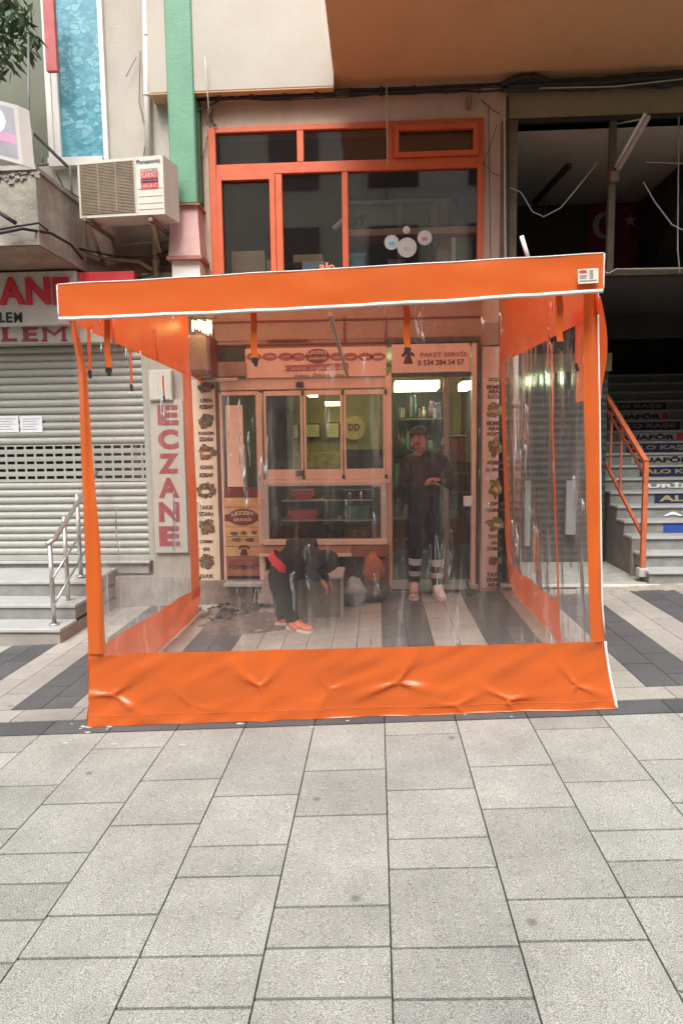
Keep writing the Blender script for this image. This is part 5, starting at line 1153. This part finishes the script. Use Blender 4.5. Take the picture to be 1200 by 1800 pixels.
sack('plastic_bag', 'pale blue plastic bag on the ground under the counter', (W(622, 1050, 6.6).x, 6.6, gz(-.2)), .12, .12, .28, pm('bag_blue', (.30, .38, .42), .35, .4, 12), 1)
sack('rubbish_bag', 'dark bag slumped beside the pale blue bag', (W(655, 1055, 6.75).x, 6.75, gz(0)), .17, .14, .2, M_dark2, 2)
sack('orange_sack', 'orange net sack standing against the red panel', (W(655, 1040, 6.86).x, 6.86, gz(0)+.16), .11, .08, .32, pm('sack_orange', (.42, .11, .04), .7, .4, 18), 3)
# rubble by the left banner
rb_ = MB(); rq = random.Random(12)
for i in range(70):
    c = Vector((rq.gauss(-1.42, .18), rq.gauss(6.55, .16), 0)); c.z = gz(c.x)+rq.uniform(0, .05); s_ = rq.uniform(.012, .05)
    pts = [c+Vector((rq.uniform(-1, 1), rq.uniform(-1, 1), rq.uniform(-.6, .8)))*s_ for _ in range(6)]
    rb_.add(pts, [(0, 1, 2), (0, 2, 3), (0, 3, 4), (0, 4, 1), (5, 2, 1), (5, 3, 2), (5, 4, 3), (5, 1, 4)])
tag(rb_.build('rubble', M_mud, None), 'heap of small rubble at the foot of the tan menu banner', 'rubble', kind='stuff')
obj1('stone_slab', 'tilted brown stone slab leaning in front of the wooden poster', 'slab', MB().hexa([(-1.2, 6.62, 0), (-.86, 6.6, 0), (-.86, 6.75, 0), (-1.2, 6.75, 0), (-1.12, 6.7, .3), (-.88, 6.68, .36), (-.88, 6.8, .36), (-1.12, 6.8, .3)]), M_stone)
dst = thing('hanging_tool', 'small dark brush standing by the threshold right of the man', 'brush', W(826, 1045, 6.8)); MB().tube([W(819, 1020, 6.85), W(828, 1046, 6.78)], .012, 7).build('handle', M_dark2, dst, True); MB().cbox(*(W(825, 1046, 6.78).x-.03, W(825, 1046, 6.78).x+.03, 6.75, 6.80, gz(1), gz(1)+.05), .005).build('head', M_dark2, dst)
# ================================================================== people
def skin_mesh(joints, edges, sub=2):
    me = bpy.data.meshes.new('s'); names = list(joints); idx = {k: i for i, k in enumerate(names)}
    me.from_pydata([joints[k][0] for k in names], [(idx[a], idx[b]) for a, b in edges], []); ob = bpy.data.objects.new('s', me); COL.objects.link(ob)
    bm = bmesh.new(); bm.from_mesh(me); ly = bm.verts.layers.skin.verify()
    for i, v in enumerate(bm.verts):
        r = joints[names[i]][1]; v[ly].radius = (r, r) if not hasattr(r, '__len__') else r; v[ly].use_root = (i == 0)
    bm.to_mesh(me); bm.free()
    sm_ = ob.modifiers.new('k', 'SKIN'); sm_.use_smooth_shade = True; sb_ = ob.modifiers.new('d', 'SUBSURF'); sb_.levels = sb_.render_levels = sub
    dg = bpy.context.evaluated_depsgraph_get(); ev = bpy.data.meshes.new_from_object(ob.evaluated_get(dg))
    vs = [v.co.copy() for v in ev.vertices]; fs = [tuple(p.vertices) for p in ev.polygons]
    bpy.data.objects.remove(ob); bpy.data.meshes.remove(me); bpy.data.meshes.remove(ev); return vs, fs
def hand(mb, wrist, d, up, L=.17, curl=.5):
    # palm and five unequal bent fingers grown from one skeleton
    d = d.normalized(); s_ = d.cross(up).normalized(); n_ = s_.cross(d)
    J = {'w': (wrist, .024), 'p': (wrist+d*.05, (.036, .018)), 'k': (wrist+d*.085, (.036, .014))}; E_ = [('w', 'p'), ('p', 'k')]
    for i, (o, l) in enumerate(((-.032, .062), (-.011, .074), (.011, .070), (.031, .054))):
        a = wrist+d*.09+s_*o; b = a+(d*math.cos(curl)-n_*math.sin(curl))*l*.5; c = b+(d*math.cos(curl*2)-n_*math.sin(curl*2))*l*.5
        J['a%d' % i] = (a, .009); J['b%d' % i] = (b, .0085); J['c%d' % i] = (c, .007); E_ += [('k', 'a%d' % i), ('a%d' % i, 'b%d' % i), ('b%d' % i, 'c%d' % i)]
    J['t0'] = (wrist+d*.035-s_*.03, .011); J['t1'] = (wrist+d*.065-s_*.05-n_*.01, .010); J['t2'] = (wrist+d*.09-s_*.052-n_*.02, .008); E_ += [('p', 't0'), ('t0', 't1'), ('t1', 't2')]
    v, f = skin_mesh(J, E_, 1); mb.add(v, f)
def body(label, loc, joints, edges, regions, hands, rot=0.):
    vs, fs = skin_mesh(joints, edges); mb = MB(); mb.add(vs, fs)
    for h in hands: hand(mb, *h)
    t = mb.build('person', [M_skin], None, True, origin=loc, fix=False)
    me = t.data; mats = []
    for v in me.vertices:
        p = v.co+Vector(loc)
        if min((p-Vector(joints['hd1'][0])).length, 9) > .14 and v.index < len(vs):
            a_ = noise.noise(Vector((p.x*16, p.y*16, p.z*9))); v.co += v.normal*(.010*a_+.006*noise.noise(p*34))
    def mi(m):
        if m.name not in [x.name for x in me.materials]: me.materials.append(m)
        return [x.name for x in me.materials].index(m.name)
    og = Vector(loc); segs = [(Vector(joints[a][0]), Vector(joints[b][0]), regions.get((a, b), regions.get(b))) for a, b in edges]
    nb_ = len(vs)
    for p in me.polygons:
        if min(p.vertices) >= nb_: p.material_index = mi(M_skin); continue
        c = p.center+og; best = None; bd = 9
        for a, b, rg in segs:
            ab = b-a; tt = max(0, min(1, (c-a).dot(ab)/ab.length_squared)); dd_ = (c-(a+ab*tt)).length
            if dd_ < bd: bd = dd_; best = (rg, tt)
        rg, tt = best
        if callable(rg): rg = rg(tt)
        p.material_index = mi(rg)
    return tag(t, label, 'person')
# --- standing man in the doorway
def V(*a): return Vector(a)
fx = X(747, 900, 6.82); fy0 = 6.82; gz0 = gz(fx)+.03
def S(dx, dy, z): return Vector((fx+dx*.96, fy0+dy*.96, gz0+z*.955))
J = {'pel': (S(0, .03, .93), (.15, .115)), 'bel': (S(0, .02, 1.08), (.155, .12)), 'chs': (S(0, .02, 1.27), (.165, .12)), 'sho': (S(0, .02, 1.42), (.13, .09)), 'nek': (S(-.03, -.01, 1.50), .055), 'hd0': (S(-.055, -.06, 1.565), (.060, .066)), 'hd1': (S(-.07, -.07, 1.65), (.072, .085)), 'hd2': (S(-.065, -.05, 1.73), (.056, .066)),
     'sl': (S(-.17, .02, 1.40), .075), 'el': (S(-.24, -.06, 1.13), .055), 'wl': (S(-.03, -.24, 1.17), .036), 'sr': (S(.17, .02, 1.40), .075), 'er': (S(.27, -.05, 1.14), .055), 'wr': (S(.13, -.24, 1.22), .036),
     'hl': (S(-.09, .03, .88), .10), 'kl': (S(-.10, -.02, .50), .075), 'al': (S(-.115, .03, .10), .058), 'fl': (S(-.12, -.04, .05), .045), 'tl': (S(-.13, -.14, .035), .038),
     'hr': (S(.09, .03, .88), .10), 'kr': (S(.12, -.06, .50), .078), 'ar': (S(.125, -.03, .08), .062), 'fr': (S(.14, -.10, .035), .045), 'tr': (S(.16, -.19, .02), .038)}
E_ = [('pel', 'bel'), ('bel', 'chs'), ('chs', 'sho'), ('sho', 'nek'), ('nek', 'hd0'), ('hd0', 'hd1'), ('hd1', 'hd2'), ('sho', 'sl'), ('sl', 'el'), ('el', 'wl'), ('sho', 'sr'), ('sr', 'er'), ('er', 'wr'), ('pel', 'hl'), ('hl', 'kl'), ('kl', 'al'), ('al', 'fl'), ('fl', 'tl'), ('pel', 'hr'), ('hr', 'kr'), ('kr', 'ar'), ('ar', 'fr'), ('fr', 'tr')]
def shin(t): return M_refl if (.30 < t < .46 or .58 < t < .76) else M_navt
rg = {k: M_sweat for k in ('bel', 'chs', 'sho', 'sl', 'el', 'wl', 'sr', 'er', 'wr')}; rg.update({'nek': M_sweat, 'hd0': M_skin, 'hd1': M_skin, 'hd2': M_skin, 'hl': M_navt, 'kl': M_navt, 'al': shin, 'hr': M_navt, 'kr': M_navt, 'ar': shin, 'fl': M_shoep, 'tl': M_shoep, 'fr': M_shoew, 'tr': M_shoew})
man = body('man in a dark maroon sweater and reflective-striped trousers standing at the glass door', S(0, 0, 0), J, E_, rg, [(J['wl'][0], V(.9, -.2, .25), V(0, 0, 1)), (J['wr'][0], V(-.75, -.3, .1), V(0, 0, 1))])
def head_bits(parent, c, fwd, upv, rad=.088, beard=False, hairback=True):
    fwd = fwd.normalized(); rt = fwd.cross(upv).normalized(); upv = rt.cross(fwd)
    hm_ = MB()
    tq = (upv*.86-fwd*.5).normalized(); fq_ = tq.cross(rt)*-1
    def f(u, v):
        a = 2*math.pi*u; e = v*math.pi*.50; d = tq*math.cos(e)+(fq_*math.cos(a)+rt*math.sin(a))*math.sin(e)
        return c+Vector(d)*rad*(1.10+.06*noise.noise(d*6))
    hm_.grid(f, 22, 12); hm_.build('hair', M_hair, parent, True, fix=False)
    fc = MB(); n0 = c+fwd*rad*.98-upv*rad*.15; fc.hexa([n0-rt*.013-upv*.02, n0+rt*.013-upv*.02, n0+rt*.006+upv*.02-fwd*.01, n0-rt*.006+upv*.02-fwd*.01, n0+fwd*.018-rt*.008-upv*.02, n0+fwd*.018+rt*.008-upv*.02, n0+rt*.004+upv*.02, n0-rt*.004+upv*.02])
    for s_ in (-1, 1):
        e0 = c+rt*s_*rad*.98-upv*rad*.1; fc.tube([e0-upv*.02, e0+rt*s_*.008, e0+upv*.02], .011, 7)
    fc.build('nose_and_ears', M_skin, parent, True)
    ey = MB()
    for s_ in (-1, 1):
        e0 = c+fwd*rad*.93+rt*s_*.028+upv*.008; ey.tube([e0-rt*.011, e0+rt*.011], .0055, 6); b0 = e0+upv*.018; ey.tube([b0-rt*.014, b0+rt*.014], .004, 6)
    m0 = c+fwd*rad*.90-upv*rad*.62; ey.tube([m0-rt*.02, m0+rt*.02], .005, 6); ey.build('eyes_brows_mouth', M_hair, parent)
ORG[man] = S(0, 0, 0)
head_bits(man, J['hd1'][0]+V(0, 0, .01), V(-.35, -1, -.3), V(-.1, -.2, 1))
def shoe(parent, heel, toe, mat, w_=.046):
    heel, toe = Vector(heel), Vector(toe); d = (toe-heel).normalized(); sd_ = d.cross(Vector((0, 0, 1))).normalized(); L_ = .28; z0 = gz(heel.x)+.004; m = MB(); n_ = 12; prof = ((0, .6, .075), (.08, .85, .09), (.3, .9, .085), (.5, .95, .062), (.75, 1.0, .048), (.92, .8, .038), (1, .35, .025))
    vs = []
    for t, wq, hq in prof:
        c = heel-d*.06+d*L_*t
        for k in range(n_):
            a = 2*math.pi*k/n_; vs.append(Vector((c.x, c.y, z0+.016+hq*.5))+sd_*math.cos(a)*w_*wq+Vector((0, 0, math.sin(a)*hq*.5)))
    m.add(vs, [(i*n_+k, i*n_+(k+1) % n_, (i+1)*n_+(k+1) % n_, (i+1)*n_+k) for i in range(len(prof)-1) for k in range(n_)]+[tuple(range(n_)), tuple(range(6*n_, 7*n_))])
    so_ = m.build('shoe', mat, parent, True)
    q = MB(); ps_ = []
    for t, wq, _h in prof: ps_.append((t, wq))
    top = [heel-d*.06+d*L_*t+sd_*w_*1.08*wq for t, wq in ps_]+[heel-d*.06+d*L_*t-sd_*w_*1.08*wq for t, wq in ps_[::-1]]
    n2 = len(top); q.add([Vector((p.x, p.y, z0)) for p in top]+[Vector((p.x, p.y, z0+.022)) for p in top], [tuple(range(n2)), tuple(range(n2, 2*n2))]+[(k, (k+1) % n2, (k+1) % n2+n2, k+n2) for k in range(n2)])
    q.build('sole', M_shoew, so_)
shoe(man, J['al'][0], J['tl'][0], M_shoep); shoe(man, J['ar'][0], J['tr'][0], M_shoew)
# --- bending man seen from the side, head down to the right
g0 = G(516, 1106); Yb = g0.y+.05
def B_(px, py, dy=0.): return W(px-9, py, Yb+dy)
J = {'pel': (B_(500, 1003), (.13, .15)), 'wst': (B_(516, 984), (.125, .15)), 'chs': (B_(543, 975), (.135, .16)), 'sho': (B_(566, 981), (.10, .13)), 'nek': (B_(577, 990), .06), 'hd0': (B_(583, 1000), (.07, .07)), 'hd1': (B_(587, 1008), (.06, .07)),
     'sl': (B_(564, 984, -.16), .07), 'el': (B_(552, 1008, -.20), .055), 'wl': (B_(572, 1018, -.12), .036), 'sr': (B_(566, 982, .16), .07), 'er': (B_(575, 1005, .2), .05), 'wr': (B_(585, 1020, .12), .034),
     'hl': (B_(501, 1015, -.09), .105), 'kl': (B_(519, 1050, -.10), .075), 'al': (B_(524, 1095, -.06), .06), 'fl': (B_(528, 1104, -.10), .042), 'tl': (B_(545, 1106, -.14), .034),
     'hr': (B_(498, 1015, .09), .105), 'kr': (B_(503, 1050, .10), .075), 'ar': (B_(503, 1088, .12), .055), 'fr': (B_(508, 1098, .12), .04), 'tr': (B_(522, 1099, .12), .032)}
J['kl'] = (B_(516, 1052, -.10), .082); J['kr'] = (B_(503, 1050, .10), .08)
E2 = [('pel', 'wst'), ('wst', 'chs'), ('chs', 'sho'), ('sho', 'nek'), ('nek', 'hd0'), ('hd0', 'hd1'), ('sho', 'sl'), ('sl', 'el'), ('el', 'wl'), ('sho', 'sr'), ('sr', 'er'), ('er', 'wr'), ('pel', 'hl'), ('hl', 'kl'), ('kl', 'al'), ('al', 'fl'), ('fl', 'tl'), ('pel', 'hr'), ('hr', 'kr'), ('kr', 'ar'), ('ar', 'fr'), ('fr', 'tr')]
rg = {k: M_jack for k in ('chs', 'sho', 'sl', 'el', 'wl', 'sr', 'er', 'wr', 'nek')}; rg.update({'wst': lambda t: M_redsh if t < .55 else M_jack, 'hd0': M_hair, 'hd1': M_hair, 'hl': M_trou, 'kl': M_trou, 'al': M_trou, 'hr': M_trou, 'kr': M_trou, 'ar': M_trou, 'fl': M_shoeo, 'tl': M_shoeo, 'fr': M_shoeo, 'tr': M_shoeo})
man2 = body('man in a charcoal hooded jacket and black trousers bending over inside the tent', g0, J, E2, rg, [(J['wl'][0], V(.6, -.1, -.8), V(1, 0, 0)), (J['wr'][0], V(.4, .1, -.9), V(1, 0, 0))])
ORG[man2] = g0
shoe(man2, J['al'][0], J['tl'][0], M_shoeo); shoe(man2, J['ar'][0], J['tr'][0], M_shoeo)
# bunched jacket skirt with the red lining showing, and the hood hanging forwards
def jk(u, v):
    a = 2*math.pi*u; ax = J['wst'][0].lerp(J['sho'][0], v*1.0); dirx = (J['sho'][0]-J['wst'][0]).normalized(); s1 = Vector((0, 1, 0)); s2 = dirx.cross(s1).normalized()
    r = .190*(1-.05*v)+.020*noise.noise(Vector((math.cos(a)*2, math.sin(a)*2, v*4)))
    return ax+s1*math.cos(a)*r*1.02+s2*math.sin(a)*r*.95
MB().grid(jk, 30, 14).build('jacket', M_jack, man2, True, fix=False)
def jl2(u, v):
    a = 2*math.pi*u; c = J['pel'][0].lerp(J['wst'][0], .25+v*.6); dirx = (J['wst'][0]-J['pel'][0]).normalized(); s1 = Vector((0, 1, 0)); s2 = dirx.cross(s1).normalized(); r = .152
    return c+s1*math.cos(a)*r*1.02+s2*math.sin(a)*r
MB().grid(jl2, 26, 4).build('red_shirt_hem', M_redsh, man2, True, fix=False)
hc = J['nek'][0]+V(.0, 0, .02)
MB().grid(lambda u, v: hc+V(.11*math.cos(2*math.pi*u)*math.sin(math.pi*v)+.03, .11*math.sin(2*math.pi*u)*math.sin(math.pi*v), .10*math.cos(math.pi*v)+.02*noise.noise(V(u*5, v*5, 1))), 16, 10).build('hood', M_jack, man2, True, fix=False)
# ================================================================== street side behind the camera (seen only as reflections)
ob = thing('opposite_building', 'plain grey-beige building across the street, behind the viewer', 'building', (0, -9, 0))
MB().box(-16, 16, -12, -9, -1, 12.5).build('wall', pm('opp_wall', (.64, .60, .54), .9, .2, 1), ob)
for i in range(9):
    for j in range(4): MB().box(-13+i*3.2, -11.4+i*3.2, -8.98, -8.9, 1+j*2.9, 2.7+j*2.9).build('window', M_dark2, ob)
# ------------------------------------------------------------------ groups of repeats
GR = {'window_sticker': 'round stickers on the upstairs window', 'framed_certificate': 'framed certificates on the olive shop wall', 'paper_notice': 'notices taped to the roller shutter', 'ceiling_lamp': 'lit ceiling lamps in the kebab shop', 'wall_bracket': 'brackets under the air conditioner', 'menu_banner': 'menu banners beside the shopfront', 'red_tray': 'red trays in the display counter', 'grey_board': 'grey boards leaning on the dark shutter', 'downpipe': 'downpipes on the facades'}
for o in bpy.data.objects:
    if o.get('category') and o.name.split('.')[0] in GR: o['group'] = GR[o.name.split('.')[0]]
